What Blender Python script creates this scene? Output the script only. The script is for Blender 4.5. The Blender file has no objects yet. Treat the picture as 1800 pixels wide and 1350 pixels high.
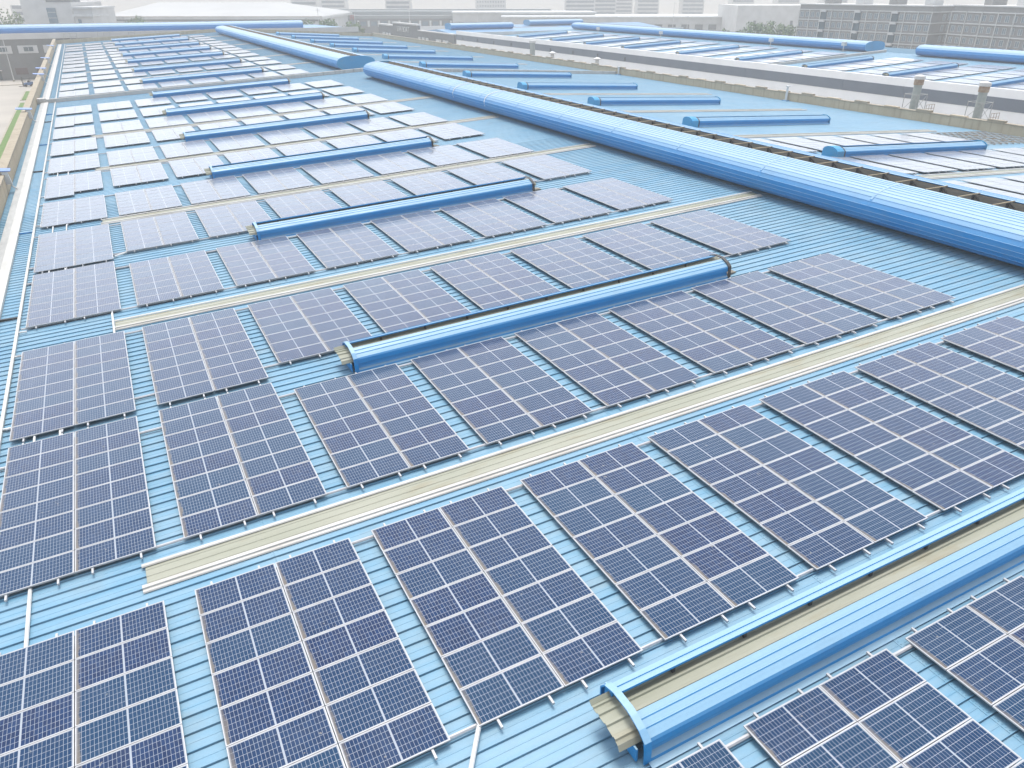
import bpy, math, random
from mathutils import Matrix, Vector

random.seed(7)
SC = bpy.context.scene
COL = SC.collection
R = math.radians
G = -10.0                      # yard level; z = 0 is the roof plane at the first array column
S = 0.051                      # roof fall, 5 %
TH = math.atan(S)
XR = 44.9                      # ridge line
ROOF = -0.20                   # roof sheet below the panel faces

# ------------------------------------------------------------------ camera, sky, sun, exposure
cam_d = bpy.data.cameras.new("camera")
cam = bpy.data.objects.new("camera", cam_d)
COL.objects.link(cam)
cam_d.sensor_width = 36.0
cam_d.sensor_fit = 'HORIZONTAL'
cam_d.lens = 26.969
cam_d.clip_start = 0.5
cam_d.clip_end = 9000.0
rx = Vector((0.89158506, -0.45285327, 0.0))
dn = Vector((-0.20688558, -0.40726919, -0.88956740))
fw = Vector((0.40283302, 0.79313033, -0.45680393))
m = Matrix(((rx.x, -dn.x, -fw.x), (rx.y, -dn.y, -fw.y), (rx.z, -dn.z, -fw.z))).to_4x4()
m.translation = Vector((5.18285, -16.95768, 13.76368))
cam.matrix_world = m
SC.camera = cam

SUN_EL, SUN_AZ = R(76), R(12)           # azimuth clockwise from +Y
w = bpy.data.worlds.new("World")
SC.world = w
w.use_nodes = True
nt = w.node_tree
sky = nt.nodes.new("ShaderNodeTexSky")
sky.sky_type = 'NISHITA'
sky.sun_disc = False
sky.sun_elevation = SUN_EL
sky.sun_rotation = SUN_AZ
sky.altitude = 50.0
sky.air_density = 1.0
sky.dust_density = 2.0
sky.ozone_density = 1.0
hs = nt.nodes.new("ShaderNodeHueSaturation")
hs.inputs["Saturation"].default_value = 0.45
nt.links.new(sky.outputs[0], hs.inputs["Color"])
nt.links.new(hs.outputs[0], nt.nodes["Background"].inputs["Color"])
nt.nodes["Background"].inputs["Strength"].default_value = 0.15

sun_d = bpy.data.lights.new("sun", 'SUN')
sun_d.energy = 1.2
sun_d.angle = R(22)
sun_d.color = (1.0, 0.96, 0.90)
sun = bpy.data.objects.new("sun", sun_d)
COL.objects.link(sun)
sun_dir = Vector((math.sin(SUN_AZ) * math.cos(SUN_EL), math.cos(SUN_AZ) * math.cos(SUN_EL), math.sin(SUN_EL)))
sun.rotation_euler = sun_dir.to_track_quat('Z', 'Y').to_euler()
sun.location = (0, 0, 90)

vs = SC.view_settings
vs.view_transform = 'Standard'
vs.look = 'None'
vs.exposure = 1.5
vs.gamma = 1.0
vs.use_curve_mapping = False
try:
    SC.cycles.volume_bounces = 2
    SC.cycles.max_bounces = 8
    SC.cycles.sample_clamp_indirect = 8.0
    SC.cycles.volume_max_steps = 64
except Exception:
    pass

# ------------------------------------------------------------------ material helpers
def new_mat(name):
    mt = bpy.data.materials.new(name)
    mt.use_nodes = True
    t = mt.node_tree
    b = t.nodes["Principled BSDF"]
    return mt, t, b

def nd(t, typ, **kw):
    n = t.nodes.new(typ)
    for k, v in kw.items():
        setattr(n, k, v)
    return n

def mth(t, op, a, b=None, c=None):
    n = t.nodes.new("ShaderNodeMath")
    n.operation = op
    for i, x in enumerate((a, b, c)):
        if x is None:
            continue
        if isinstance(x, (int, float)):
            n.inputs[i].default_value = x
        else:
            t.links.new(x, n.inputs[i])
    return n.outputs[0]

def mixc(t, fac, a, b):
    n = t.nodes.new("ShaderNodeMix")
    n.data_type = 'RGBA'
    for sock, x in ((n.inputs[0], fac), (n.inputs[6], a), (n.inputs[7], b)):
        if isinstance(x, (int, float)):
            sock.default_value = x
        elif isinstance(x, (tuple, list)):
            sock.default_value = tuple(x) + (1.0,) if len(x) == 3 else x
        else:
            t.links.new(x, sock)
    return n.outputs[2]

def wpos(t, scale=(1, 1, 1)):
    g = nd(t, "ShaderNodeNewGeometry")
    mp = nd(t, "ShaderNodeMapping")
    mp.inputs["Scale"].default_value = scale
    t.links.new(g.outputs["Position"], mp.inputs[0])
    return mp.outputs[0]

def noise(t, vec, scale, detail=4, lo=0.35, hi=0.65):
    n = nd(t, "ShaderNodeTexNoise")
    n.inputs["Scale"].default_value = scale
    n.inputs["Detail"].default_value = detail
    t.links.new(vec, n.inputs["Vector"])
    r = nd(t, "ShaderNodeMapRange")
    r.inputs["From Min"].default_value = lo
    r.inputs["From Max"].default_value = hi
    t.links.new(n.outputs["Fac"], r.inputs["Value"])
    return r.outputs[0]

K = 0.66                       # all paint, metal and masonry albedos share this exposure-matched level
def tone(c): return tuple(x * K for x in c)

def simple(name, c1, c2=None, rough=0.6, scale=1.5, stretch=(1, 1, 1), metal=0.0, spec=0.5, bump=0.0):
    mt, t, b = new_mat(name)
    c2 = c2 or tuple(x * 0.86 for x in c1)
    c1, c2 = tone(c1), tone(c2)
    f = noise(t, wpos(t, stretch), scale, 5)
    t.links.new(mixc(t, f, c1, c2), b.inputs["Base Color"])
    b.inputs["Roughness"].default_value = rough
    b.inputs["Metallic"].default_value = metal
    b.inputs["Specular IOR Level"].default_value = spec
    if bump:
        bp = nd(t, "ShaderNodeBump")
        bp.inputs["Strength"].default_value = bump
        bp.inputs["Distance"].default_value = 0.02
        t.links.new(noise(t, wpos(t, stretch), scale * 6, 4), bp.inputs["Height"])
        t.links.new(bp.outputs[0], b.inputs["Normal"])
    return mt

def sheet_blue(name, ca, cb, dust_or_light, rough=0.42, axis=1, top_light=0.0):
    """pre-painted blue steel sheet: sun-bleached patches, dust streaks running down the fall, fine pressed ribs"""
    mt, t, b = new_mat(name)
    st = (0.10, 1, 1) if axis == 1 else (1, 0.10, 1)
    big = noise(t, wpos(t), 0.22, 5, 0.3, 0.7)
    streak = noise(t, wpos(t, st), 5.0, 6, 0.38, 0.68)
    fine = noise(t, wpos(t), 14.0, 3, 0.3, 0.75)
    ca, cb, dust_or_light = tone(ca), tone(cb), tone(dust_or_light)
    c = mixc(t, big, ca, cb)
    c = mixc(t, mth(t, 'MULTIPLY', streak, 0.12 if top_light else 0.30), c, dust_or_light)
    if top_light:                                   # sky light on upward faces, painted in as a paler tint
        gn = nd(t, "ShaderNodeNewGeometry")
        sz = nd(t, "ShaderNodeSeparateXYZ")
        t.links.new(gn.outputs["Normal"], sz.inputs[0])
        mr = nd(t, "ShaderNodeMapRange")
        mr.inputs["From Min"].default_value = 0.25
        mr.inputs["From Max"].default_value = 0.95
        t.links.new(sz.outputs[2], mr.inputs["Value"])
        c = mixc(t, mth(t, 'MULTIPLY', mr.outputs[0], top_light), c, dust_or_light)
    c = mixc(t, mth(t, 'MULTIPLY', fine, 0.10), c, (0.10, 0.13, 0.14))
    grime = noise(t, wpos(t), 0.9, 8, 0.54, 0.74)
    c = mixc(t, mth(t, 'MULTIPLY', grime, 0.14 if top_light else 0.30), c, (0.13, 0.17, 0.18))
    t.links.new(c, b.inputs["Base Color"])
    rr = mth(t, 'MULTIPLY_ADD', streak, 0.18, rough)
    t.links.new(rr, b.inputs["Roughness"])
    b.inputs["Specular IOR Level"].default_value = 0.30 if top_light else 0.45
    sep = nd(t, "ShaderNodeSeparateXYZ")
    t.links.new(wpos(t), sep.inputs[0])
    ph = mth(t, 'MULTIPLY', sep.outputs[axis], 2 * math.pi / 0.094)
    wv = mth(t, 'SINE', ph)
    bp = nd(t, "ShaderNodeBump")
    bp.inputs["Strength"].default_value = 0.10
    bp.inputs["Distance"].default_value = 0.004
    t.links.new(wv, bp.inputs["Height"])
    bp2 = nd(t, "ShaderNodeBump")
    bp2.inputs["Strength"].default_value = 0.15
    bp2.inputs["Distance"].default_value = 0.02
    t.links.new(noise(t, wpos(t), 1.6, 4), bp2.inputs["Height"])
    t.links.new(bp.outputs[0], bp2.inputs["Normal"])
    t.links.new(bp2.outputs[0], b.inputs["Normal"])
    return mt

M = {}
M['roof'] = sheet_blue('roof_blue', (0.135, 0.335, 0.49), (0.205, 0.39, 0.515), (0.39, 0.485, 0.52))
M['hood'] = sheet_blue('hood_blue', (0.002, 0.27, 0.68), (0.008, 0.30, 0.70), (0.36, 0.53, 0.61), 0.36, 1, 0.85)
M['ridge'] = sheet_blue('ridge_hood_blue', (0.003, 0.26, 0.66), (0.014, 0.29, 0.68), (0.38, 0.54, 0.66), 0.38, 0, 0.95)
M['cap'] = sheet_blue('end_cap_blue', (0.015, 0.30, 0.60), (0.03, 0.34, 0.63), (0.10, 0.42, 0.63), 0.5, 0)
M['farblue'] = simple('faded_blue_sheet', (0.16, 0.33, 0.52), (0.12, 0.29, 0.50), 0.45, 0.1)
M['white'] = simple('white_paint', (0.78, 0.78, 0.76), (0.66, 0.66, 0.63), 0.5, 1.2)
M['flash'] = simple('flashing_white', (0.62, 0.61, 0.57), (0.50, 0.48, 0.43), 0.5, 1.6, (.3, 1, 1))
M['wallwhite'] = simple('white_cladding', (1.18, 1.17, 1.14), (1.10, 1.09, 1.06), 0.6, 0.3)
M['dormgrey'] = simple('warm_grey_render', (0.315, 0.305, 0.285), (0.275, 0.268, 0.25), 0.8, 0.4)
M['dormglass'] = simple('pale_window_glass', (0.19, 0.25, 0.28), (0.28, 0.33, 0.35), 0.2, 0.35)
M['paleroof'] = simple('pale_membrane_roof', (0.56, 0.56, 0.54), (0.50, 0.50, 0.48), 0.8, 0.05)
M['offwhite'] = simple('offwhite_wall', (0.74, 0.73, 0.70), (0.64, 0.63, 0.60), 0.7, 0.3)
M['alu'] = simple('anodised_frame', (0.58, 0.58, 0.58), (0.50, 0.50, 0.50), 0.4, 3.0)
M['galv'] = simple('galvanised_tray', (0.48, 0.48, 0.45), (0.38, 0.38, 0.355), 0.5, 2.5, (1, .3, 1))
M['trayw'] = simple('white_tray_cover', (0.62, 0.61, 0.565), (0.52, 0.51, 0.46), 0.5, 2.0, (1, .25, 1))
M['dark'] = simple('dark_steel', (0.035, 0.035, 0.035), (0.06, 0.055, 0.05), 0.6)
M['olive'] = simple('olive_louvre', (0.27, 0.25, 0.20), (0.20, 0.185, 0.15), 0.7, 3.0, (1, .2, 6))
M['rod'] = simple('buff_rod', (0.52, 0.42, 0.26), (0.40, 0.32, 0.20), 0.6, 3.0)
M['grey'] = simple('grey_render', (0.215, 0.22, 0.215), (0.185, 0.19, 0.185), 0.8, 0.4)
M['bluegrey'] = simple('blue_grey_cladding', (0.20, 0.235, 0.275), (0.18, 0.21, 0.25), 0.6, 0.3)
M['midgrey'] = simple('mid_grey_roofing', (0.36, 0.38, 0.38), (0.30, 0.32, 0.32), 0.8, 0.05)
M['yard'] = simple('yard_concrete', (0.50, 0.46, 0.40), (0.42, 0.39, 0.34), 0.9, 0.08)
M['kerb'] = simple('kerb_concrete', (0.46, 0.42, 0.33), (0.38, 0.34, 0.27), 0.9, 1.0)
M['grass'] = simple('lawn_green', (0.10, 0.20, 0.035), (0.14, 0.24, 0.05), 0.9, 0.8)
M['glass'] = simple('window_glass', (0.05, 0.09, 0.11), (0.09, 0.14, 0.16), 0.12, 0.3)
M['bglass'] = simple('blue_window_glass', (0.12, 0.20, 0.26), (0.20, 0.28, 0.33), 0.15, 0.35)
M['maroon'] = simple('maroon_shutter', (0.10, 0.055, 0.055), (0.13, 0.07, 0.07), 0.6)
M['bark'] = simple('bark', (0.10, 0.075, 0.05), None, 0.9)
M['leaf'] = simple('tree_leaves', (0.10, 0.19, 0.06), (0.16, 0.23, 0.09), 0.8, 0.5)
M['red'] = simple('red_sign', (0.55, 0.05, 0.05), (0.48, 0.05, 0.05), 0.6)
M['signw'] = simple('sign_letter', (0.80, 0.80, 0.78), (0.72, 0.72, 0.70), 0.5)
M['signg'] = simple('sign_letter_grey', (0.40, 0.40, 0.38), (0.34, 0.34, 0.33), 0.5)
M['rust'] = simple('rusty_band', (0.34, 0.22, 0.14), (0.46, 0.38, 0.28), 0.8, 3.0)
M['duct'] = simple('grey_green_duct', (0.42, 0.46, 0.42), (0.36, 0.40, 0.37), 0.5, 2.0)
M['truck'] = simple('forklift_blue', (0.03, 0.16, 0.40), None, 0.4)
M['tyre'] = simple('tyre_black', (0.02, 0.02, 0.02), None, 0.9)
M['lamp'] = simple('blue_solar_plate', (0.13, 0.24, 0.55), (0.16, 0.28, 0.58), 0.3)
M['debris'] = simple('weathered_timber', (0.20, 0.17, 0.13), (0.30, 0.26, 0.20), 0.9, 6.0)

def concrete(name, ca, cb, stain):
    mt, t, b = new_mat(name)
    ca, cb, stain = tone(ca), tone(cb), tone(stain)
    c = mixc(t, noise(t, wpos(t), 0.7, 6, 0.3, 0.7), ca, cb)
    s = noise(t, wpos(t, (1, 1, 0.08)), 2.2, 5, 0.52, 0.72)
    c = mixc(t, mth(t, 'MULTIPLY', s, 0.55), c, stain)
    t.links.new(c, b.inputs["Base Color"])
    b.inputs["Roughness"].default_value = 0.9
    bp = nd(t, "ShaderNodeBump")
    bp.inputs["Strength"].default_value = 0.25
    bp.inputs["Distance"].default_value = 0.03
    t.links.new(noise(t, wpos(t), 7, 5), bp.inputs["Height"])
    t.links.new(bp.outputs[0], b.inputs["Normal"])
    return mt
M['parapet'] = concrete('parapet_concrete', (0.60, 0.495, 0.34), (0.52, 0.425, 0.29), (0.30, 0.235, 0.155))
M['coping'] = concrete('coping_concrete', (0.43, 0.37, 0.27), (0.36, 0.305, 0.215), (0.22, 0.175, 0.12))
M['joint'] = concrete('joint_cap', (0.66, 0.64, 0.60), (0.56, 0.54, 0.50), (0.34, 0.30, 0.26))

def frp(name):
    """pale green translucent roof sheet, greasy brown stains near the laps"""
    mt, t, b = new_mat(name)
    c = mixc(t, noise(t, wpos(t, (0.25, 1, 1)), 1.2, 5, 0.3, 0.7), tone((0.385, 0.385, 0.305)), tone((0.31, 0.32, 0.24)))
    s = noise(t, wpos(t, (0.5, 2.0, 1)), 1.1, 7, 0.55, 0.70)
    c = mixc(t, mth(t, 'MULTIPLY', s, 0.65), c, tone((0.30, 0.26, 0.16)))
    d = noise(t, wpos(t, (0.3, 6, 1)), 3.0, 5, 0.5, 0.75)
    c = mixc(t, mth(t, 'MULTIPLY', d, 0.35), c, tone((0.26, 0.25, 0.18)))
    t.links.new(c, b.inputs["Base Color"])
    b.inputs["Roughness"].default_value = 0.5
    b.inputs["Specular IOR Level"].default_value = 0.35
    return mt
M['frp'] = frp('frp_sheet')

def pv_material():
    """half-cut cells under glass: 2 x (12 x 6) cells, white gaps, brown dust settled along the low edge"""
    mt, t, b = new_mat('pv_glass')
    uvn = nd(t, "ShaderNodeUVMap")
    sp = nd(t, "ShaderNodeSeparateXYZ")
    t.links.new(uvn.outputs[0], sp.inputs[0])
    u, v = sp.outputs[0], sp.outputs[1]
    half = mth(t, 'FRACT', mth(t, 'MULTIPLY', u, 2.0))
    cx = mth(t, 'MULTIPLY', mth(t, 'DIVIDE', mth(t, 'SUBTRACT', half, 0.018), 0.964), 12.0)
    cy = mth(t, 'MULTIPLY', mth(t, 'DIVIDE', mth(t, 'SUBTRACT', v, 0.012), 0.976), 6.0)
    def gap(c, wd):
        f = mth(t, 'FRACT', c)
        d = mth(t, 'ABSOLUTE', mth(t, 'SUBTRACT', f, 0.5))
        return mth(t, 'GREATER_THAN', d, 0.5 - wd)
    g = mth(t, 'MAXIMUM', gap(cx, 0.040), gap(cy, 0.025))
    out = mth(t, 'MAXIMUM', mth(t, 'GREATER_THAN', mth(t, 'ABSOLUTE', mth(t, 'SUBTRACT', half, 0.5)), 0.482),
              mth(t, 'GREATER_THAN', mth(t, 'ABSOLUTE', mth(t, 'SUBTRACT', v, 0.5)), 0.488))
    g = mth(t, 'MAXIMUM', g, out)
    # per cell and per module tint
    geo = nd(t, "ShaderNodeNewGeometry")
    oi = nd(t, "ShaderNodeObjectInfo")
    rnd = mth(t, 'FRACT', mth(t, 'ADD', mth(t, 'MULTIPLY', geo.outputs["Random Per Island"], 3.7), oi.outputs["Random"]))
    cmb = nd(t, "ShaderNodeCombineXYZ")
    t.links.new(mth(t, 'FLOOR', mth(t, 'ADD', cx, mth(t, 'MULTIPLY', mth(t, 'FLOOR', mth(t, 'MULTIPLY', u, 2.0)), 20.0))), cmb.inputs[0])
    t.links.new(mth(t, 'FLOOR', cy), cmb.inputs[1])
    t.links.new(mth(t, 'MULTIPLY', rnd, 91.0), cmb.inputs[2])
    wn = nd(t, "ShaderNodeTexWhiteNoise")
    t.links.new(cmb.outputs[0], wn.inputs["Vector"])
    cell = mixc(t, wn.outputs["Value"], (0.0002, 0.010, 0.046), (0.0012, 0.019, 0.070))
    cell = mixc(t, rnd, cell, (0.0005, 0.026, 0.068))
    cloud = noise(t, wpos(t), 1.3, 5, 0.42, 0.8)
    cell = mixc(t, mth(t, 'MULTIPLY', cloud, 0.09), cell, (0.10, 0.12, 0.16))
    c = mixc(t, g, cell, (0.25, 0.27, 0.30))
    # dust band at the low edge, ragged
    rag = noise(t, wpos(t), 3.0, 4, 0.2, 0.8)
    edge = mth(t, 'SUBTRACT', mth(t, 'MULTIPLY_ADD', rag, 0.05, 0.012), u)
    vv = mth(t, 'SUBTRACT', 1.1, mth(t, 'MULTIPLY', v, 0.6))
    band = nd(t, "ShaderNodeMapRange")
    band.inputs["From Min"].default_value = -0.008
    band.inputs["From Max"].default_value = 0.010
    t.links.new(mth(t, 'MULTIPLY', edge, 1.0), band.inputs["Value"])
    dfac = mth(t, 'MULTIPLY', mth(t, 'MULTIPLY', band.outputs[0], vv), 0.80)
    c = mixc(t, dfac, c, (0.13, 0.11, 0.085))
    spot = noise(t, wpos(t), 5.5, 2, 0.735, 0.76)
    c = mixc(t, mth(t, 'MULTIPLY', spot, 0.6), c, (0.22, 0.21, 0.19))
    t.links.new(c, b.inputs["Base Color"])
    t.links.new(mth(t, 'MULTIPLY_ADD', dfac, 0.5, mth(t, 'MULTIPLY_ADD', cloud, 0.10, 0.10)), b.inputs["Roughness"])
    b.inputs["IOR"].default_value = 1.50
    b.inputs["Specular IOR Level"].default_value = 0.17
    b.inputs["Coat Weight"].default_value = 0.35           # outer glass face over the encapsulant
    b.inputs["Coat IOR"].default_value = 1.25
    b.inputs["Coat Roughness"].default_value = 0.12
    b.inputs["Sheen Weight"].default_value = 0.9          # added grazing sheen, stands in for bright sky mirrored in the glass
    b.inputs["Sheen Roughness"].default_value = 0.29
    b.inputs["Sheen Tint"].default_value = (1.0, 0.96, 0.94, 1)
    return mt
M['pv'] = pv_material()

# ------------------------------------------------------------------ mesh helpers
class MB:
    def __init__(s):
        s.v, s.f, s.m, s.uv = [], [], [], {}
    def face(s, idx, slot=0, uv=None):
        if uv is not None:
            s.uv[len(s.f)] = uv
        s.f.append(tuple(idx)); s.m.append(slot)
    def add(s, pts):
        n = len(s.v); s.v.extend(pts); return list(range(n, n + len(pts)))
    def box(s, x0, x1, y0, y1, z0, z1, slot=0):
        a = s.add([(x0, y0, z0), (x1, y0, z0), (x1, y1, z0), (x0, y1, z0), (x0, y0, z1), (x1, y0, z1), (x1, y1, z1), (x0, y1, z1)])
        for q in ((3, 2, 1, 0), (4, 5, 6, 7), (0, 1, 5, 4), (1, 2, 6, 5), (2, 3, 7, 6), (3, 0, 4, 7)):
            s.face([a[i] for i in q], slot)
        return s
    def hexa(s, p8, slot=0):
        a = s.add(p8)
        for q in ((3, 2, 1, 0), (4, 5, 6, 7), (0, 1, 5, 4), (1, 2, 6, 5), (2, 3, 7, 6), (3, 0, 4, 7)):
            s.face([a[i] for i in q], slot)
        return s
    def prism(s, prof, axis, a0, a1, slot=0, caps=True):
        mk = (lambda a, p: (a, p[0], p[1])) if axis == 'x' else ((lambda a, p: (p[0], a, p[1])) if axis == 'y' else (lambda a, p: (p[0], p[1], a)))
        A = s.add([mk(a0, p) for p in prof]); B = s.add([mk(a1, p) for p in prof])
        n = len(prof)
        for i in range(n):
            j = (i + 1) % n
            s.face((A[i], A[j], B[j], B[i]), slot)
        if caps:
            s.face(A[::-1], slot); s.face(B, slot)
        return s
    def sheet(s, line, axis, a0, a1, th=0.03, slot=0):
        """thin bent sheet: open polyline given its thickness, as a closed prism of quads"""
        n = len(line); offs = []
        for i in range(n):
            p, q = line[max(0, i - 1)], line[min(n - 1, i + 1)]
            dx, dy = q[0] - p[0], q[1] - p[1]; l = math.hypot(dx, dy) or 1
            offs.append((line[i][0] + dy / l * th, line[i][1] - dx / l * th))
        mk = (lambda a, p: (a, p[0], p[1])) if axis == 'x' else (lambda a, p: (p[0], a, p[1]))
        A = s.add([mk(a0, p) for p in line]); B = s.add([mk(a1, p) for p in line])
        C = s.add([mk(a0, p) for p in offs]); D = s.add([mk(a1, p) for p in offs])
        for i in range(n - 1):
            s.face((A[i], A[i + 1], B[i + 1], B[i]), slot); s.face((C[i + 1], C[i], D[i], D[i + 1]), slot)
            s.face((A[i + 1], A[i], C[i], C[i + 1]), slot); s.face((B[i], B[i + 1], D[i + 1], D[i]), slot)
        s.face((A[0], B[0], D[0], C[0]), slot); s.face((B[-1], A[-1], C[-1], D[-1]), slot)
        return s
    def tube(s, p0, p1, r, n=8, slot=0, r1=None):
        p0, p1 = Vector(p0), Vector(p1); d = (p1 - p0).normalized()
        e = d.cross(Vector((0, 0, 1)) if abs(d.z) < .9 else Vector((1, 0, 0))).normalized(); g = d.cross(e)
        r1 = r if r1 is None else r1
        A = s.add([tuple(p0 + (e * math.cos(k * 2 * math.pi / n) + g * math.sin(k * 2 * math.pi / n)) * r) for k in range(n)])
        B = s.add([tuple(p1 + (e * math.cos(k * 2 * math.pi / n) + g * math.sin(k * 2 * math.pi / n)) * r1) for k in range(n)])
        for k in range(n):
            j = (k + 1) % n; s.face((A[k], A[j], B[j], B[k]), slot)
        s.face(A[::-1], slot); s.face(B, slot)
        return s
    def mesh(s, name, mats):
        me = bpy.data.meshes.new(name)
        me.from_pydata(s.v, [], s.f)
        for mt in (mats if isinstance(mats, (list, tuple)) else [mats]):
            me.materials.append(mt)
        if any(s.m):
            me.polygons.foreach_set("material_index", s.m)
        if s.uv:
            ul = me.uv_layers.new(name="UVMap")
            for pi, uv in s.uv.items():
                for li, c in zip(me.polygons[pi].loop_indices, uv):
                    ul.data[li].uv = c
        me.update()
        return me

MW = {}
def fix_normals(me):
    import bmesh
    bm = bmesh.new(); bm.from_mesh(me); bmesh.ops.recalc_face_normals(bm, faces=bm.faces); bm.to_mesh(me); bm.free()

def put(name, me, parent=None, loc=(0, 0, 0), rot=(0, 0, 0), world=False):
    o = bpy.data.objects.new(name, me)
    COL.objects.link(o)
    o.location = loc; o.rotation_euler = rot
    if parent is not None:
        o.parent = parent
        if world:
            o.matrix_parent_inverse = MW[parent.name].inverted()
    return o

def obj(name, mb, mats, parent=None, loc=(0, 0, 0), rot=(0, 0, 0), world=False, smooth=False):
    me = mb.mesh(name, mats)
    fix_normals(me)
    if smooth:
        me.polygons.foreach_set("use_smooth", [True] * len(me.polygons))
    o = put(name, me, parent, loc, rot, world)
    MW[o.name] = Matrix.LocRotScale(Vector(loc), Vector((0, 0, 0)).to_track_quat('Z', 'Y') if False else Matrix.Rotation(0, 3, 'X').to_quaternion(), None) if parent is None else MW.get(parent.name, Matrix())
    return o

def tag(o, label, cat, group=None, kind=None):
    o['label'] = label; o['category'] = cat
    if group: o['group'] = group
    if kind: o['kind'] = kind
    return o

def empty(name, label, cat, loc=(0, 0, 0), rot=(0, 0, 0), group=None):
    o = bpy.data.objects.new(name, None)
    COL.objects.link(o)
    o.location = loc; o.rotation_euler = rot
    o.empty_display_size = 0.5
    from mathutils import Euler
    MW[o.name] = Matrix.LocRotScale(Vector(loc), Euler(rot), None)
    return tag(o, label, cat, group)

def structure(o):
    o['kind'] = 'structure'
    return o

def copy_thing(root, loc, rot=None, label=None, group=None, skip=(), scale=None):
    r = root.copy(); COL.objects.link(r); r.location = loc
    if rot is not None: r.rotation_euler = rot
    if scale is not None: r.scale = scale
    if label: r['label'] = label
    if group: r['group'] = group
    for ch in KIDS.get(root.name, []):
        if ch['_n'] in skip: continue
        c = ch['o'].copy(); COL.objects.link(c); c.parent = r
        for g in KIDS.get(ch['o'].name, []):
            d = g['o'].copy(); COL.objects.link(d); d.parent = c
    return r
KIDS = {}
def kid(o):
    KIDS.setdefault(o.parent.name, []).append({'o': o, '_n': o.name.split('.')[0]})
    return o

def zl(x): return S * x
def zr(x): return S * (2 * XR - x)
ORD = ['first', 'second', 'third', 'fourth', 'fifth', 'sixth', 'seventh', 'eighth', 'ninth', 'tenth', 'eleventh', 'twelfth', 'thirteenth', 'fourteenth', 'fifteenth']

# near edges of the cross ventilators, counted away from the camera
N = [-9.31, 9.8, 29.6, 48.3, 66.8, 85.6, 105.0, 124.8, 146.0, 167.3, 186.6, 206.2, 228.6, 250.0]
Y0, Y1 = -24.0, 262.0
XL = -2.6                 # foot of the left parapet
XP = 93.2                 # foot of the right parapet
WALLY = 113.0             # expansion-joint wall

# ------------------------------------------------------------------ ground
mb = MB()
mb.v = [(-3500, -400, G), (3500, -400, G), (3500, 5200, G), (-3500, 5200, G)]; mb.face((0, 1, 2, 3))
structure(obj('ground', mb, M['yard']))
for (a, b_, x0, x1) in ((122.0, 206.0, -11.6, -9.6), (212, 232, -11.6, -9.2), (96, 116, -11.4, -9.2)):
    mb = MB(); mb.box(x0, x1, a, b_, G + .002, G + .12)
    g = obj('grass_strip', mb, M['grass']); g['kind'] = 'stuff'
    k = MB(); k.box(x0 - .35, x0 - .01, a - .3, b_ + .3, G + .004, G + .14)
    structure(obj('kerb', k, M['kerb']))
mb = MB(); mb.box(-60, -8, 251.2, 252.0, G + .004, G + .15)
structure(obj('kerb', mb, M['kerb']))

# ------------------------------------------------------------------ main factory building and its roof
BL = (45.0, 120.0, G)
fac = empty('factory_building', 'long factory hall with a low blue standing-seam roof filling the foreground', 'factory building', BL)
def L(p): return (p[0] - BL[0], p[1] - BL[1], p[2] - BL[2])
mb = MB()
mb.box(XL - .3, XL - .05, Y0, Y1, G, -.75); mb.box(XP + .05, XP + .3, Y0, Y1, G, -.75)
mb.box(XL - .04, XP + .04, Y1 - .3, Y1, G, -.6); mb.box(XL - .04, XP + .04, Y0, Y0 + .3, G, -.6)
obj('wall', mb, M['offwhite'], fac, world=True)
LEN = (XR - XL) / math.cos(TH)
PITCH = 0.47
def tray_bm(mb, y, x0=0.0, x1=LEN, hi=True, rib=.05):
    a = [(y, 0), (y + .215, 0.0), (y + .225, .008), (y + .245, .008), (y + .255, 0), (y + PITCH - .036, 0), (y + PITCH - .034, -.016), (y + PITCH - .021, -.016), (y + PITCH - .019, .048), (y + PITCH - .002, .048), (y + PITCH, 0)] if hi else \
        [(y, 0), (y + PITCH - .036, 0), (y + PITCH - .022, rib), (y + PITCH - .010, rib), (y + PITCH, 0)]
    A = mb.add([(x0, p[0], p[1]) for p in a]); B = mb.add([(x1, p[0], p[1]) for p in a])
    for i in range(len(a) - 1):
        mb.face((A[i], B[i], B[i + 1], A[i + 1]))
mb = MB(); tray_bm(mb, 0)
for lx in (9.4, 21.2, 33.1):                      # end laps with their screw line
    mb.box(lx, lx + .16, .004, PITCH - .045, .002, .011)
    for q in range(5): mb.box(lx + .05, lx + .08, .05 + q * .08, .075 + q * .08, .0112, .022)
tray = mb.mesh('roof_sheet', M['roof'])
y = -16.0
while y < 21.0:
    put('roof_sheet', tray, fac, L((XL, y, zl(XL) + ROOF)), (0, -TH, 0)); y += PITCH
ymid = y
mb = MB()
while y < Y1 - .5:
    tray_bm(mb, y, hi=False, rib=.042 if y < 45 else .028); y += PITCH
o = put('roof_sheeting', mb.mesh('roof_sheeting', M['roof']), fac, L((XL, 0, zl(XL) + ROOF)), (0, -TH, 0)); o['kind'] = 'stuff'
mb = MB(); y = -20.0
while y < Y1 - .5:
    tray_bm(mb, y, 0, (XP - XR) / math.cos(TH), hi=False, rib=.02); y += PITCH
o = put('roof_sheeting', mb.mesh('roof_sheeting', M['roof']), fac, L((XR, 0, zr(XR) + ROOF)), (0, TH, 0)); o['kind'] = 'stuff'

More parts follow.
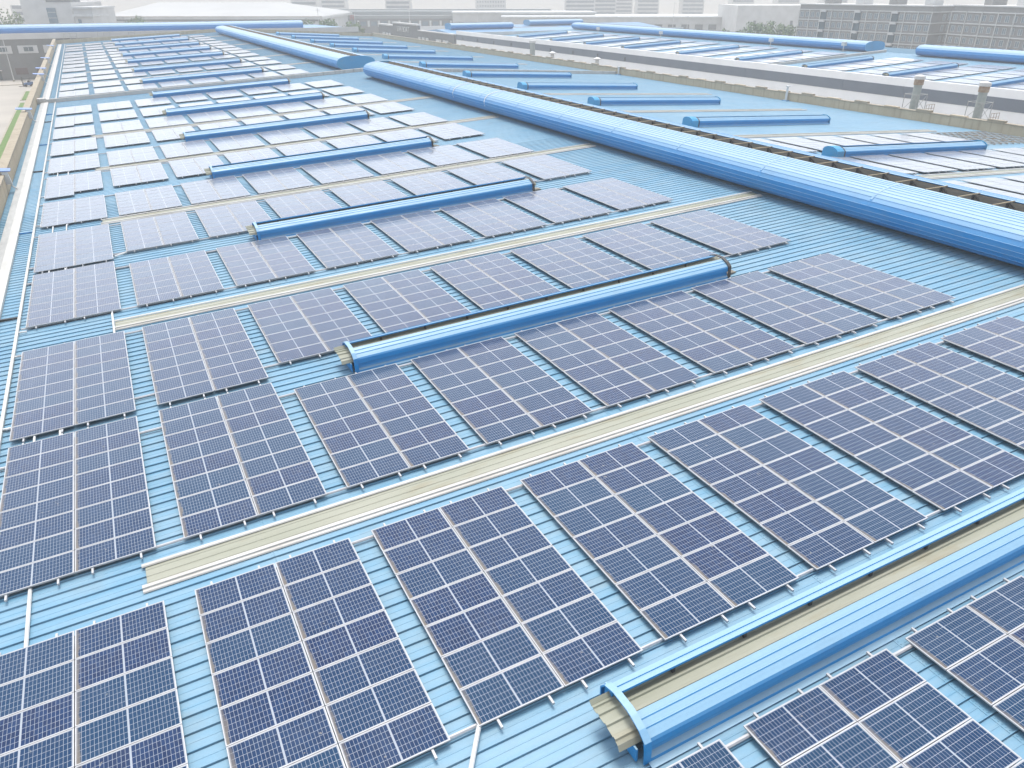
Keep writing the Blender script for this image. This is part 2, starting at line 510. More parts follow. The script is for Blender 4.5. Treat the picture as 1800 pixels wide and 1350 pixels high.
# skylight strips: pale sheets between two stepped white flashings
FRPP = [(0.20, .065), (.26, .065), (.28, .082), (.31, .082), (.33, .065), (.54, .062), (.56, .08), (.59, .08), (.61, .062), (.82, .065), (.84, .082), (.87, .082), (.89, .065), (.98, .065)]
def skylight(y, x0, x1, right=False, pieces=1):
    base = empty('skylight', '', '', (0, 0, 0)); del base['label']; del base['category']
    base.parent = fac
    if right: base.location = L((XR, y, zr(XR) + ROOF)); base.rotation_euler = (0, TH, 0); a, b_ = x0 - XR, x1 - XR
    else: base.location = L((0, y, ROOF)); base.rotation_euler = (0, -TH, 0); a, b_ = x0, x1
    step = (b_ - a) / pieces
    for k in range(pieces):
        mb = MB(); z = .002 * (k % 2)
        mb.sheet([(p[0], p[1] + z) for p in FRPP], 'x', a + k * step, a + (k + 1) * step + (.12 if k < pieces - 1 else 0), -.004)
        put('frp_sheet', mb.mesh('frp_sheet', M['frp']), base)
    mb = MB(); mb.sheet([(-.04, .03), (-.02, .062), (.07, .066), (.08, .115), (.19, .12), (.21, .09)], 'x', a - .12, b_, -.006)
    put('flashing', mb.mesh('flashing', M['flash']), base)
    mb = MB(); mb.sheet([(.96, .09), (.98, .12), (1.08, .12), (1.12, .05)], 'x', a - .08, b_, -.006)
    put('flashing', mb.mesh('flashing', M['flash']), base)
for k in range(13):
    if k == 5: continue
    yy = N[k] + 10.05
    skylight(yy, 3.7, 42.0, pieces=6 if k < 3 else 1)
    if k >= 1: skylight(yy, 50.5, 86.0, True, pieces=1)

# ------------------------------------------------------------------ parapets and the expansion-joint wall
def parapet(name_label, x0, x1, ztop, inner, y0, y1, step, coping_over):
    p = empty('parapet_wall', name_label, 'parapet wall', ((x0 + x1) / 2, (y0 + y1) / 2, G + 8.6))
    k = y0
    while k < y1 - .1:
        e = min(k + step, y1)
        mb = MB(); mb.box(x0, x1, k + .012, e - .012, -1.4, ztop)
        obj('wall_panel', mb, M['parapet'], p, world=True)
        mb = MB(); mb.box(x0 - coping_over, x1 + coping_over, k + .006, e - .006, ztop + .002, ztop + .14)
        obj('coping', mb, M['coping'], p, world=True)
        k = e
    return p
parapet('weathered tan concrete parapet with blue solar lamps along the white cable tray', -3.25, -2.62, .95, -2.62, 22.0, Y1, 7.5, .06)
pr = parapet('stained tan concrete parapet facing the grey banded hall', XP, XP + .55, .62, XP, 10.0, Y1, 7.5, .05)
k = 14.0; i = 0
while k < 200:
    mb = MB(); mb.box(XP - .02, XP + .5, k, k + 2.0, .762, .98 if i % 2 else .88)
    obj('coping_block', mb, M['coping'] if i % 2 else M['parapet'], pr, world=True); k += 4.6; i += 1
pe = empty('parapet_wall', 'low pale parapet across the far end of the blue roof', 'parapet wall', (45, Y1, G + 9))
xs = XL
while xs < XP - .1:
    e = min(xs + 9.6, XP)
    za, zb = (zl(xs) if xs < XR else zr(xs)), (zl(e) if e < XR else zr(e))
    mb = MB(); mb.hexa([(xs + .01, Y1 + .02, -1), (e - .01, Y1 + .02, -1), (e - .01, Y1 + .4, -1), (xs + .01, Y1 + .4, -1),
                        (xs + .01, Y1 + .02, za + .8), (e - .01, Y1 + .02, zb + .8), (e - .01, Y1 + .4, zb + .8), (xs + .01, Y1 + .4, za + .8)])
    obj('wall_panel', mb, M['parapet'], pe, world=True); xs = e
jw = empty('joint_wall', 'low pale capped wall crossing the blue roof between the two ridge hoods', 'roof wall', (45, WALLY, zl(45) + ROOF))
xs = XL + .2
while xs < XP - .05:
    e = min(xs + 5.0, XP - .02)
    if xs < XR < e: e = XR
    za, zb = (zl(xs) if xs < XR else zr(xs)) + ROOF, (zl(e) if e <= XR else zr(e)) + ROOF
    mb = MB()
    mb.hexa([(xs + .02, WALLY - .22, za - .05), (e - .02, WALLY - .22, zb - .05), (e - .02, WALLY + .22, zb - .05), (xs + .02, WALLY + .22, za - .05),
             (xs + .02, WALLY - .22, za + .52), (e - .02, WALLY - .22, zb + .52), (e - .02, WALLY + .22, zb + .52), (xs + .02, WALLY + .22, za + .52)])
    obj('cap_sheet', mb, M['joint'], jw, world=True); xs = e
mb = MB(); mb.box(XL + .12, XL + 1.15, WALLY - .6, WALLY + .6, zl(XL) + ROOF - .02, zl(XL) + ROOF + .75)
obj('end_block', mb, M['joint'], jw, world=True)

# ------------------------------------------------------------------ ridge hoods (big blue monitors on the ridge)
def ring(profile, n):
    """resample an open polyline to n points at equal spacing"""
    d = [0.0]
    for a, b_ in zip(profile, profile[1:]): d.append(d[-1] + math.hypot(b_[0] - a[0], b_[1] - a[1]))
    out = []
    for k in range(n):
        s = d[-1] * k / (n - 1); i = 0
        while i < len(d) - 2 and d[i + 1] < s: i += 1
        f = (s - d[i]) / (d[i + 1] - d[i]); out.append((profile[i][0] + (profile[i + 1][0] - profile[i][0]) * f, profile[i][1] + (profile[i + 1][1] - profile[i][1]) * f))
    return out
HOODP = [(-2.25, .02), (-2.65, .16), (-3.0, .42), (-3.22, .78), (-3.27, 1.12), (-3.12, 1.48), (-2.80, 1.76), (-2.3, 1.94), (-1.7, 2.06), (-.85, 2.12)]
def seamed(line, h=.020, wd=.02):
    out = []
    for i, p in enumerate(line):
        if 0 < i < len(line) - 1:
            q, r_ = line[i - 1], line[i + 1]; dx, dy = r_[0] - q[0], r_[1] - q[1]; l = math.hypot(dx, dy); tx, ty = dx / l, dy / l
            nx, ny = -ty, tx
            out += [(p[0] - tx * wd, p[1] - ty * wd), (p[0] - tx * wd * .6 + nx * h, p[1] - ty * wd * .6 + ny * h), (p[0] + tx * wd * .6 + nx * h, p[1] + ty * wd * .6 + ny * h), (p[0] + tx * wd, p[1] + ty * wd)]
        else: out.append(p)
    return out
def ridge_hood(label, xr, zr0, y0, y1, detail, mat, rods=True, loc_y=None, rz=0.0):
    LN = y1 - y0
    t = empty('ridge_hood', label, 'ridge vent', (xr, y0, zr0), (0, 0, rz), 'large hoods on the roof ridges')
    n = 17 if detail else 10
    lf = ring(HOODP, n); lf = seamed(lf) if detail else lf
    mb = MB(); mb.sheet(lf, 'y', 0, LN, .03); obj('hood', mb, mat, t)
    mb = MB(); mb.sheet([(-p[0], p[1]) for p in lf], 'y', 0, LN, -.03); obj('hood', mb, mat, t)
    mb = MB(); mb.sheet([(-.87, .55), (-.87, 2.05)], 'y', .1, LN - .1, .04); obj('throat_panel', mb, M['olive'], t)
    mb = MB(); mb.sheet([(.87, .55), (.87, 1.0), (.91, 1.02), (.87, 1.04), (.87, 1.3), (.91, 1.32), (.87, 1.34), (.87, 1.6), (.91, 1.62), (.87, 1.64), (.87, 2.05)], 'y', .1, LN - .1, -.04); obj('throat_panel', mb, M['olive'], t)
    mb = MB(); mb.box(-.82, .82, .1, LN - .1, .5, .6); obj('throat_floor', mb, M['dark'], t)
    cap = [p for p in ring(HOODP, 12)] + [(-p[0], p[1]) for p in reversed(ring(HOODP, 12))]
    for yy in (-.03, LN - .03):
        mb = MB(); mb.prism(cap, 'y', yy, yy + .06); obj('end_cap', mb, M['cap'], t)
    if rods:
        if detail:
            st, pm, dm, ed = MB(), MB(), MB(), MB()
            st.tube((-.9, 0, 2.13), (.9, 0, 2.13), .028, 6); rme = st.mesh('tie_rod', M['rod'])
            pm.box(.74, .82, -.04, .05, .6, 2.04); pme = pm.mesh('truss_post', M['dark'])
            dm.hexa([(.75, -.05, .62), (.81, -.05, .62), (.81, .05, .62), (.75, .05, .62), (.75, 1.75, 2.02), (.81, 1.75, 2.02), (.81, 1.85, 2.02), (.75, 1.85, 2.02)]); dme = dm.mesh('truss_brace', M['dark'])
            k = 1.2
            while k < LN - 2:
                put('tie_rod', rme, t, (0, k, 0)); put('truss_post', pme, t, (0, k + .25, 0)); put('truss_brace', dme, t, (0, k + .3 - 1.9, 0) if k > 2 else (0, k, 0)); k += 1.9
            for q in range(1, 14):
                mb = MB(); mb.sheet([(p[0] * 1.003, p[1] * 1.003 + .012) for p in ring(HOODP, 14)[1:]], 'y', q * 8.5 - .06, q * 8.5 + .06, .02); obj('sheet_lap', mb, mat, t)
            for yy in (34.5, 43.0):
                mb = MB(); mb.sheet([(p[0] * 1.006, p[1] * 1.006 + .03) for p in ring(HOODP, 12)[2:]], 'y', LN - yy, LN - yy + .12, .02); obj('joint_strip', mb, M['white'], t)
        else:
            mb = MB(); k = 1.2
            while k < LN - 1:
                mb.box(-1.05, 1.05, k - .1, k + .1, 2.08, 2.14); k += 1.9
            o = obj('tie_rods', mb, M['rust'], t); o['kind'] = 'stuff'
    return t
ZRG = S * XR + ROOF
ridge_hood('long pale blue ridge hood with an open rod-crossed slot, before the joint wall', 44.75, ZRG, -14.0, 104.0, True, M['ridge'])
ridge_hood('long blue ridge hood beyond the joint wall with a closed saturated blue end cap', 44.1, ZRG, 116.2, 252.0, False, M['ridge'])

# ------------------------------------------------------------------ cross ventilators
VL_ = 18.7
NEARH = [(-.94, .045), (-.80, .06), (-.78, .12), (-.66, .15), (-.64, .20), (-.61, .36), (-.735, .38), (-.745, .56), (-.715, .625), (-.57, .715), (-.555, .745), (-.53, .735), (-.41, .79), (-.395, .82), (-.37, .81), (-.24, .86), (-.225, .83)]
FARH = [(.27, .83), (.28, .875), (.43, .835), (.44, .86), (.46, .825), (.62, .765), (.72, .62), (.735, .38), (.62, .30), (.76, .07), (.88, .045)]
THRO = [(-.56, .42), (-.50, .54), (-.43, .575), (-.41, .62), (-.35, .63), (-.33, .60), (-.13, .635), (-.11, .68), (-.05, .685), (-.03, .645), (.15, .64), (.17, .68), (.23, .675), (.25, .635), (.36, .625), (.38, .66), (.42, .655), (.44, .64), (.52, .72), (.53, .70)]
HOOP = [(-.80, .04), (-.80, .40), (-.785, .63), (-.58, .80), (-.30, .905), (-.16, .935), (.30, .93), (.62, .82), (.77, .64), (.80, .04)]
def make_vent():
    t = empty('roof_ventilator', '', 'roof vent', (0, 0, 0))
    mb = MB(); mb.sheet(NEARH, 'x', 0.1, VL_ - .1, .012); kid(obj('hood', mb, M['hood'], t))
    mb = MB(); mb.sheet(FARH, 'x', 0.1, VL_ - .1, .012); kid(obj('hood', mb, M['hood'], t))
    mb = MB(); mb.sheet(THRO, 'x', -.42, VL_ + .25, .01); kid(obj('throat_sheet', mb, M['frp'], t))
    mb = MB(); mb.sheet(HOOP, 'x', 0.0, .16, .035); kid(obj('end_hoop', mb, M['hood'], t))
    mb = MB(); mb.sheet(HOOP, 'x', VL_ - .16, VL_, .035); o = kid(obj('end_hoop', mb, M['dark'], t)); o['label'] = 'black end hoop on the ridge end'
    mb = MB()
    for a, b_ in ((-.66, -.24), (-.22, .22), (.24, .64)): mb.box(-.10, -.06, a, b_, .05, .40)
    kid(obj('closure_plate', mb, M['hood'], t))
    mb = MB(); mb.box(.05, .09, .42, .68, .05, .80); kid(obj('end_post', mb, M['hood'], t))
    mb = MB(); mb.hexa([(VL_ + .02, -.5, .02), (VL_ + .75, -.35, .02), (VL_ + .75, .1, .02), (VL_ + .02, .15, .02), (VL_ + .02, -.5, .16), (VL_ + .75, -.35, .06), (VL_ + .75, .1, .06), (VL_ + .02, .15, .2)])
    kid(obj('packing_board', mb, M['debris'], t))
    bm = MB(); bm.box(-.04, .04, .30, .35, .66, .84); bme = bm.mesh('bracket', M['dark'])
    k = 1.5
    while k < VL_ - .5:
        kid(put('bracket', bme, t, (k, 0, 0))); k += 1.92
    return t
def make_vent_right():
    t = empty('roof_ventilator', '', 'roof vent', (0, 0, 0))
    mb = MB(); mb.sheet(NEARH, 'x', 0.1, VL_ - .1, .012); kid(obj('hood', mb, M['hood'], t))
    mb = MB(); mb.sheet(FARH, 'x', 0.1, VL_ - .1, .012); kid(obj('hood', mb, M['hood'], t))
    mb = MB(); mb.sheet(THRO, 'x', .1, VL_ + .1, .01); kid(obj('throat_sheet', mb, M['frp'], t))
    for a in (-.75, VL_ - .05):
        mb = MB(); mb.prism(HOOP, 'x', a, a + (.8 if a < 0 else .08)); kid(obj('end_cap', mb, M['cap'], t))
    mb = MB(); mb.sheet(HOOP, 'x', .06, .2, .05); kid(obj('end_hoop', mb, M['dark'], t))
    mb = MB(); mb.box(-2.0, -.8, -.5, -.2, .02, .1); kid(obj('packing_board', mb, M['debris'], t))
    return t
vp = make_vent(); vq = make_vent_right()
VX = 11.9
for k in range(14):
    yy = N[k] + .74
    lab = 'blue half-round roof vent on the array side of the ridge, %s from the front' % ORD[k]
    if k == 0:
        vp.location = (VX, yy, zl(VX) + ROOF); vp.rotation_euler = (0, -TH, 0); vp['label'] = lab; vp['group'] = 'blue roof vents across the near roof slope'
    else:
        copy_thing(vp, (VX, yy, zl(VX) + ROOF), (0, -TH, 0), lab, None, skip=() if k < 4 else ('bracket', 'packing_board', 'end_post', 'closure_plate'))
RX0 = 58.6
for k in range(2, 14):
    yy = N[k] - .2 - .012 * max(0, N[k])
    lab = 'blue roof vent on the bare slope beyond the ridge hoods, %s from the front' % ORD[k - 2]
    if k == 2:
        vq.location = (RX0, yy, zr(RX0) + ROOF); vq.rotation_euler = (0, TH, 0); vq['label'] = lab; vq['group'] = 'blue roof vents across the far roof slope'
    else:
        copy_thing(vq, (RX0, yy, zr(RX0) + ROOF), (0, TH, 0), lab, None, skip=() if k < 6 else ('packing_board',))

# ------------------------------------------------------------------ solar arrays
PW, PH, PT = 2.008, 1.002, .035
GX, GY = .020, .018
ROWH = PH + GY
def panel_bm(mb, x, y, tilt=0.0):
    b = .021; r = .004
    X0, X1, Y0_, Y1_ = x, x + PW, y, y + PH
    dz = [random.uniform(-tilt, tilt) for _ in range(4)]
    O = mb.add([(X0, Y0_, dz[0]), (X1, Y0_, dz[1]), (X1, Y1_, dz[2]), (X0, Y1_, dz[3])])
    I = mb.add([(X0 + b, Y0_ + b, dz[0]), (X1 - b, Y0_ + b, dz[1]), (X1 - b, Y1_ - b, dz[2]), (X0 + b, Y1_ - b, dz[3])])
    Gl = mb.add([(X0 + b, Y0_ + b, dz[0] - r), (X1 - b, Y0_ + b, dz[1] - r), (X1 - b, Y1_ - b, dz[2] - r), (X0 + b, Y1_ - b, dz[3] - r)])
    B = mb.add([(X0, Y0_, -PT), (X1, Y0_, -PT), (X1, Y1_, -PT), (X0, Y1_, -PT)])
    for i in range(4):
        j = (i + 1) % 4
        mb.face((O[i], O[j], I[j], I[i]), 0); mb.face((I[i], I[j], Gl[j], Gl[i]), 0); mb.face((B[i], B[j], O[j], O[i]), 0)
    mb.face(Gl, 1, ((0, 0), (1, 0), (1, 1), (0, 1))); mb.face(B[::-1], 0)
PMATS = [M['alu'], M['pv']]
pvars = []
for k in range(6):
    mb = MB(); panel_bm(mb, 0, 0, .003); pvars.append(mb.mesh('solar_panel', PMATS))
RAILX = (.42, 1.62, 2.44, 3.64)
def rail_mesh(y0, y1):
    mb = MB(); mb.box(-.025, .025, y0, y1, -PT - .062, -PT - .002)
    k = y0 + .35
    while k < y1 - .2:
        mb.box(-.03, .03, k - .03, k + .03, ROOF + .03, -PT - .064); k += 1.41
    return mb.mesh('rail', M['alu'])
RM = {n: rail_mesh(-.22, n * ROWH + .14) for n in (7, 8)}
AG = 'solar arrays on the blue roof'
FAR = {}
def far_mesh(n, nl):
    if (n, nl) not in FAR:
        mb = MB()
        for c in range(2):
            for r_ in range(nl if c == 0 else n):
                panel_bm(mb, c * (PW + GX), (r_ - (nl - n if c == 0 else 0)) * ROWH, .004)
        for x in RAILX: mb.box(x - .025, x + .025, -.15, n * ROWH + .1, -PT - .06, -PT - .002)
        FAR[(n, nl)] = mb.mesh('solar_array', PMATS)
    return FAR[(n, nl)]
def array(x, y, n, label, near, right=False, nl=None, xo=0.0, zo=0.0):
    nl = nl or n
    z = (zr(x - xo) if right else zl(x - xo)) + zo
    rot = (0, TH if right else -TH, 0)
    if near:
        t = empty('solar_array', label, 'solar array', (x, y, z), rot, AG)
        for c in range(2):
            for r_ in range(n):
                put('solar_panel', pvars[random.randrange(6)], t, (c * (PW + GX), r_ * ROWH, 0))
        for rx_ in RAILX: put('rail', RM[n], t, (rx_, 0, 0))
    else:
        t = put('solar_array', far_mesh(n, nl), None, (x, y, z), rot); tag(t, label, 'solar array', AG)
    return t
CX = [0.0, 4.76, 9.414, 14.05, 18.676, 23.345, 27.93, 32.573]
def rowname(k, after):
    return ('just beyond the %s blue vent' if after else 'just before the %s blue vent') % ORD[k]
count = 0
H7 = 7 * ROWH - GY
for k in range(14):
    for after in (0, 1):
        if k == 5 + 1 and after: continue              # the joint wall takes this row's place
        if k == 13 and after: continue
        base = N[k] + 2.17 if after else N[k] - .38 - H7
        for c, x in enumerate(CX):
            if k == 0 and not after and c < 2: continue
            n, y_ = 7, base
            near = N[k] < 60
            nl = 7
            if c == 0 and k <= 2 or (c == 1 and k == 1):
                if after and k >= 1: n, y_ = 8, base - ROWH
                elif not after: n = 8
            elif c == 0 and after and k >= 3: nl = 8; near = False if k > 3 else near
            lab = 'solar array %s from the white pipe, %s' % (ORD[c], rowname(k, after))
            a = array(x, y_, n, lab, near, nl=nl); count += 1
            if near and nl == 8:
                put('solar_panel', pvars[0], a, (0, -ROWH, 0))
CXR = [50.2 + 4.67 * i for i in range(9)]
for k, after in ((2, 1), (2, 0), (1, 1), (1, 0)):
    base = N[k] + 1.5 if after else N[k] - 1.1 - H7
    for c, x in enumerate(CXR):
        if k == 2 and after and c >= 7: continue
        array(x, base, 7, 'solar array beyond the ridge hood, %s from the ridge, %s' % (ORD[c], rowname(k, after).replace('blue vent', 'cross vent')), False, True); count += 1
# bare rails waiting for panels
for c in (7, 8):
    x = CXR[c]; t = empty('mounting_rails', 'bare panel rails beside the tan parapet, %s pair' % ('ridge side' if c == 7 else 'parapet side'), 'mounting rails', (x, N[2] + 1.5, zr(x)), (0, TH, 0), 'bare rail grids')
    for r_ in range(8):
        mb = MB(); mb.box(0, 4.2, r_ * 1.0 - .04, r_ * 1.0 + .04, -.06, 0); obj('purlin', mb, M['galv'], t)
    for q in range(5):
        mb = MB(); mb.box(q * 1.0, q * 1.0 + .06, -.1, 7.2, -.14, -.062); obj('rail', mb, M['rust'], t)

# conduits linking the arrays, cable tray, pipe along the eave
def conduit(label, pts, r, mat, name='cable_conduit', cat='conduit', grp='white conduits between the arrays'):
    mb = MB()
    for a, b_ in zip(pts, pts[1:]): mb.tube(a, b_, r, 6)
    return tag(obj(name, mb, mat), label, cat, grp)
def P(x, y, h=0.0): return (x, y, zl(x) + ROOF + h)
for k in range(0, 5):
    for after in (0, 1):
        base = N[k] + 2.17 if after else N[k] - .38 - H7
        conduit('white conduit under the far edge of the arrays %s' % rowname(k, after), [P(-.2 if k else 8, base + H7 - .16, .10), P(36.3, base + H7 - .16, .10)], .045, M['alu'])
        if k < 3: conduit('white conduit under the near edge of the arrays %s' % rowname(k, after), [P(-.2 if k else 8, base + .12, .10), P(36.3, base + .12, .10)], .04, M['alu'])
conduit('white conduit bridging roof from array column one down to the near array', [P(.95, 2.35, .08), P(.95, -.2, .08)], .05, M['white'])
conduit('white conduit running past the end of the second skylight strip', [P(3.62, 21.9, .12), P(3.62, 19.0, .12)], .05, M['white'])
conduit('slanting white conduit joining two arrays in the first full row', [P(8.75, -8.1, .12), P(9.5, -7.0, .14)], .05, M['white'])
conduit('slanting white conduit joining two arrays beside the third blue vent', [P(4.1, 30.6 + .8, .12), P(4.9, 31.9, .14)], .05, M['white'])
for k in (1, 2, 3, 4):
    for dx in (.75, 1.55):
        conduit('short white jumper between rows near the pipe, %s one in the %s vent line' % ('pipe-side' if dx < 1 else 'inner', ORD[k]), [P(dx, N[k] + .2, .12), P(dx, N[k] + 1.2, .12)] if k > 2 else [P(dx, N[k] + .45, .12), P(dx, N[k] + 1.3, .12)], .04, M['white'], grp='short jumpers between array rows') if k in (1, 2) else None
        conduit('short white jumper off the pale strip end, %s one at the %s strip' % ('pipe-side' if dx < 1 else 'inner', ORD[k]), [P(dx, N[k] + 9.2, .12), P(dx, N[k + 1] - 7.5, .12)], .04, M['white'], grp='short jumpers between array rows') if k in (2, 3) else None
t = empty('cable_tray', 'wide white two-lane cable tray running along the tan parapet', 'cable tray', (-1.7, 120, zl(-1.7) + ROOF))
y = 14.0; j = 0
while y < 256:
    e = min(y + 6.0, 256)
    mb = MB(); mb.prism([(-2.12, -.26), (-1.70, -.25), (-1.70, -.10), (-2.12, -.11)], 'y', y, e - .012); obj('tray_lid', mb, M['galv'], t, world=True)
    mb = MB(); mb.prism([(-1.685, -.25), (-1.20, -.24), (-1.20, -.05), (-1.685, -.06)], 'y', y, e - .012); obj('tray_lid', mb, M['trayw'], t, world=True)
    y = e
ep = empty('eave_pipe', 'slim off-white pipe along the ends of the array rows', 'pipe', (-.36, 6, -.2))
mb = MB(); mb.box(-.42, -.30, 6, 112.7, -.20, -.08); mb.box(-.42, -.30, 113.3, 256, -.20, -.08)
obj('pipe', mb, M['trayw'], ep, world=True)
for i, yy in enumerate((24.0, 40.4, 61.5, 76.0, 93.0, 100.0)):
    mb = MB(); mb.box(-1.19, -.43, yy, yy + .10, -.235, -.12)
    tag(obj('cross_conduit', mb, M['dark'] if i % 2 == 0 else M['hood']), 'short %s conduit from cable tray to pipe, %s from the front' % ('dark' if i % 2 == 0 else 'blue', ORD[i]), 'conduit', 'short conduits between tray and pipe')
for k in range(0, 13):
    for dy in (-.55, 2.3, 9.1, 12.0):
        if N[k] + dy < 8 or abs(N[k] + dy - WALLY) < 2 or N[k] > 80: continue
        mb = MB(); mb.box(-.29, .04, N[k] + dy, N[k] + dy + .07, -.14, -.08)
        obj('branch', mb, M['white'], ep, world=True)

# solar lamps on the left parapet
def solar_lamp(y, i):
    t = empty('solar_lamp', 'blue plate solar lamp clamped on the tan parapet, %s from the front' % ORD[i], 'lamp', (-2.75, y, 1.09), (0, 0, 0), 'solar lamps on the parapet')
    mb = MB(); mb.hexa([(-1.0, -.35, .34), (.65, -.35, .22), (.65, .45, .30), (-1.0, .45, .42), (-1.0, -.35, .39), (.65, -.35, .27), (.65, .45, .35), (-1.0, .45, .47)]); obj('solar_plate', mb, M['lamp'], t)
    mb = MB(); mb.hexa([(.16, -.22, -.75), (.55, -.22, -.75), (.55, .14, -.75), (.16, .14, -.75), (.0, -.22, .2), (.40, -.22, .2), (.40, .14, .2), (.0, .14, .2)]); obj('lamp_box', mb, M['white'], t)
    mb = MB(); mb.box(-.06, .02, -.05, .05, 0, .30); obj('post', mb, M['galv'], t)
    mb = MB()
    for a, b_ in (((.4, 0, -.7), (.55, 0, -1.0)), ((.55, 0, -1.0), (.78, -.1, -1.15))): mb.tube(a, b_, .05, 6)
    obj('cable', mb, M['white'], t)
for i, yy in enumerate((54.5, 93.0, 140.0, 152.0, 178.0, 222.0)): solar_lamp(yy, i)

# ------------------------------------------------------------------ generic building bits
def wallbox(mb, p0, p1, depth, z0, z1, slot=0):
    """box behind the facade line p0 -> p1 (depth to the left of the direction when seen from above)"""
    d = Vector((p1[0] - p0[0], p1[1] - p0[1], 0)); l = d.length; d /= l; n = Vector((-d.y, d.x, 0)) * depth
    a = [(p0[0], p0[1]), (p1[0], p1[1]), (p1[0] + n.x, p1[1] + n.y), (p0[0] + n.x, p0[1] + n.y)]
    mb.hexa([(x, y, z0) for x, y in a] + [(x, y, z1) for x, y in a], slot)
    return mb
def frame_of(p0, p1):
    d = Vector((p1[0] - p0[0], p1[1] - p0[1], 0)); l = d.length
    return math.atan2(d.y, d.x), l
WINC = {}
def window_mesh(wd, ht, fr=.10, glass='bglass'):
    key = (round(wd, 2), round(ht, 2), glass)
    if key not in WINC:
        mb = MB(); mb.box(0, wd, -.10, -.02, 0, fr, 0); mb.box(0, wd, -.10, -.02, ht - fr, ht, 0)
        mb.box(0, fr, -.10, -.02, fr, ht - fr, 0); mb.box(wd - fr, wd, -.10, -.02, fr, ht - fr, 0); mb.box(wd / 2 - fr / 2, wd / 2 + fr / 2, -.09, -.02, fr, ht - fr, 0)
        mb.box(fr, wd - fr, -.05, -.01, fr, ht - fr, 1)
        WINC[key] = mb.mesh('window', [M['white'], M[glass]])
    return WINC[key]

# ------------------------------------------------------------------ cross hall beyond the far end
fh = empty('cross_hall', 'grey hall across the far end with white fascia and blue roof', 'factory building', (0, 268, G))
mb = MB(); mb.box(-64, 90, 268, 330, G, .95); obj('wall', mb, M['grey'], fh, world=True)
mb = MB(); mb.box(-64.2, 90.2, 267.7, 268.3, .952, 2.5); obj('fascia', mb, M['offwhite'], fh, world=True)
mb = MB(); mb.prism([(268.31, 1.7), (279, 2.0), (329, 1.2), (329, .96), (268.31, .96)], 'x', -64, 74); obj('roof', mb, M['farblue'], fh, world=True)
mb = MB(); mb.prism([(268.31, 1.5), (285, 1.8), (329, 1.2), (329, .96), (268.31, .96)], 'x', 74.1, 90); obj('roof', mb, M['farblue'], fh, world=True)
for x in (-58, -50, -42, -34, -26, -17.9, -11.2, -4.6, 2, 9):
    mb = MB(); mb.box(x - 1.9, x + 3.2, 267.80, 267.99, -2.85, -.75); obj('window_surround', mb, M['offwhite'], fh, world=True)
    put('window', window_mesh(2.6, 1.35, .09, 'glass'), fh, (x - .5, 267.79 - 268 , -2.4 - G))
for x in (-45, -30, -15.2, -9.6, -2):
    mb = MB(); mb.box(x, x + 3.2, 267.90, 267.99, -8.6, -6.8); obj('shutter', mb, M['maroon'], fh, world=True)
mb = MB(); mb.box(-22.5, -18.6, 266.9, 267.98, -7.4, -7.2); obj('awning', mb, M['offwhite'], fh, world=True)
mb = MB(); mb.box(-21.8, -19.0, 267.9, 267.99, G + .15, -7.5); obj('door', mb, M['glass'], fh, world=True)
ridge_hood('far blue ridge hood lying across the view on the cross hall', 72.6, 3.15, 0, 145, False, M['ridge'], True, None)
rh = bpy.data.objects['ridge_hood.002']; rh.location = (73.0, 279, 1.75); rh.rotation_euler = (0, 0, R(90)); rh.scale = (1.15, 1, 1.3)
for i, x in enumerate((-.5, 8.5, 17, 24.5)):
    t = empty('guard_frame', 'pale pipe frame on the far fascia, %s from the parapet corner' % ORD[i], 'guard frame', (x, 263.2, 1.0), (0, 0, 0), 'pipe frames at the far end')
    for dx in (0, 1.7, 3.4):
        mb = MB(); mb.tube((dx, 0, -.4), (dx + .3, .4, 1.5), .07, 5); obj('post', mb, M['galv'], t)
    for z in (.5, 1.4):
        mb = MB(); mb.tube((0.1, .2, z), (3.6, .3, z), .06, 5); obj('rail', mb, M['galv'], t)

# light pole in the yard
t = empty('lamp_post', 'tall slim white pole in front of the grey cross hall', 'pole', (-15.9, 263.0, G))
mb = MB(); mb.tube((0, 0, 0), (0, 0, 12), .14, 8, 0, .08); obj('pole', mb, M['offwhite'], t)
mb = MB(); mb.box(-.4, .4, -.12, .12, 12.01, 12.15); obj('lamp_head', mb, M['white'], t)
mb = MB(); mb.box(-.3, .3, -.3, .3, 0, .4); obj('base', mb, M['kerb'], t)

# forklift
t = empty('forklift', 'small blue forklift parked by the grass at the far end of the yard', 'forklift', (-11.6, 246.0, G), (0, 0, R(200)))
mb = MB(); mb.hexa([(-1.2, -.6, .35), (1.0, -.6, .35), (1.0, .6, .35), (-1.2, .6, .35), (-1.2, -.55, 1.2), (.7, -.55, .95), (.7, .55, .95), (-1.2, .55, 1.2)]); obj('body', mb, M['truck'], t)
mb = MB()
for x in (-.8, .65):
    for y in (-.5, .5): mb.tube((x, y, 1.0), (x * .8, y, 2.1), .05, 5)
mb.box(-.8, .65, -.55, .55, 2.11, 2.17); obj('overhead_guard', mb, M['dark'], t)
for y in (-.35, .35):
    mb = MB(); mb.box(1.10, 1.22, y - .06, y + .06, .1, 2.6); obj('mast', mb, M['dark'], t)
    mb = MB(); mb.box(1.23, 2.3, y - .07, y + .07, .12, .18); obj('fork', mb, M['dark'], t)
for x in (-.85, .75):
    for y in (-.62, .62):
        mb = MB(); mb.tube((x, y - .12, .33), (x, y + .12, .33), .33, 12); obj('wheel', mb, M['tyre'], t)
mb = MB(); mb.box(-.6, -.1, -.28, .28, 1.0, 1.5); obj('seat', mb, M['tyre'], t)

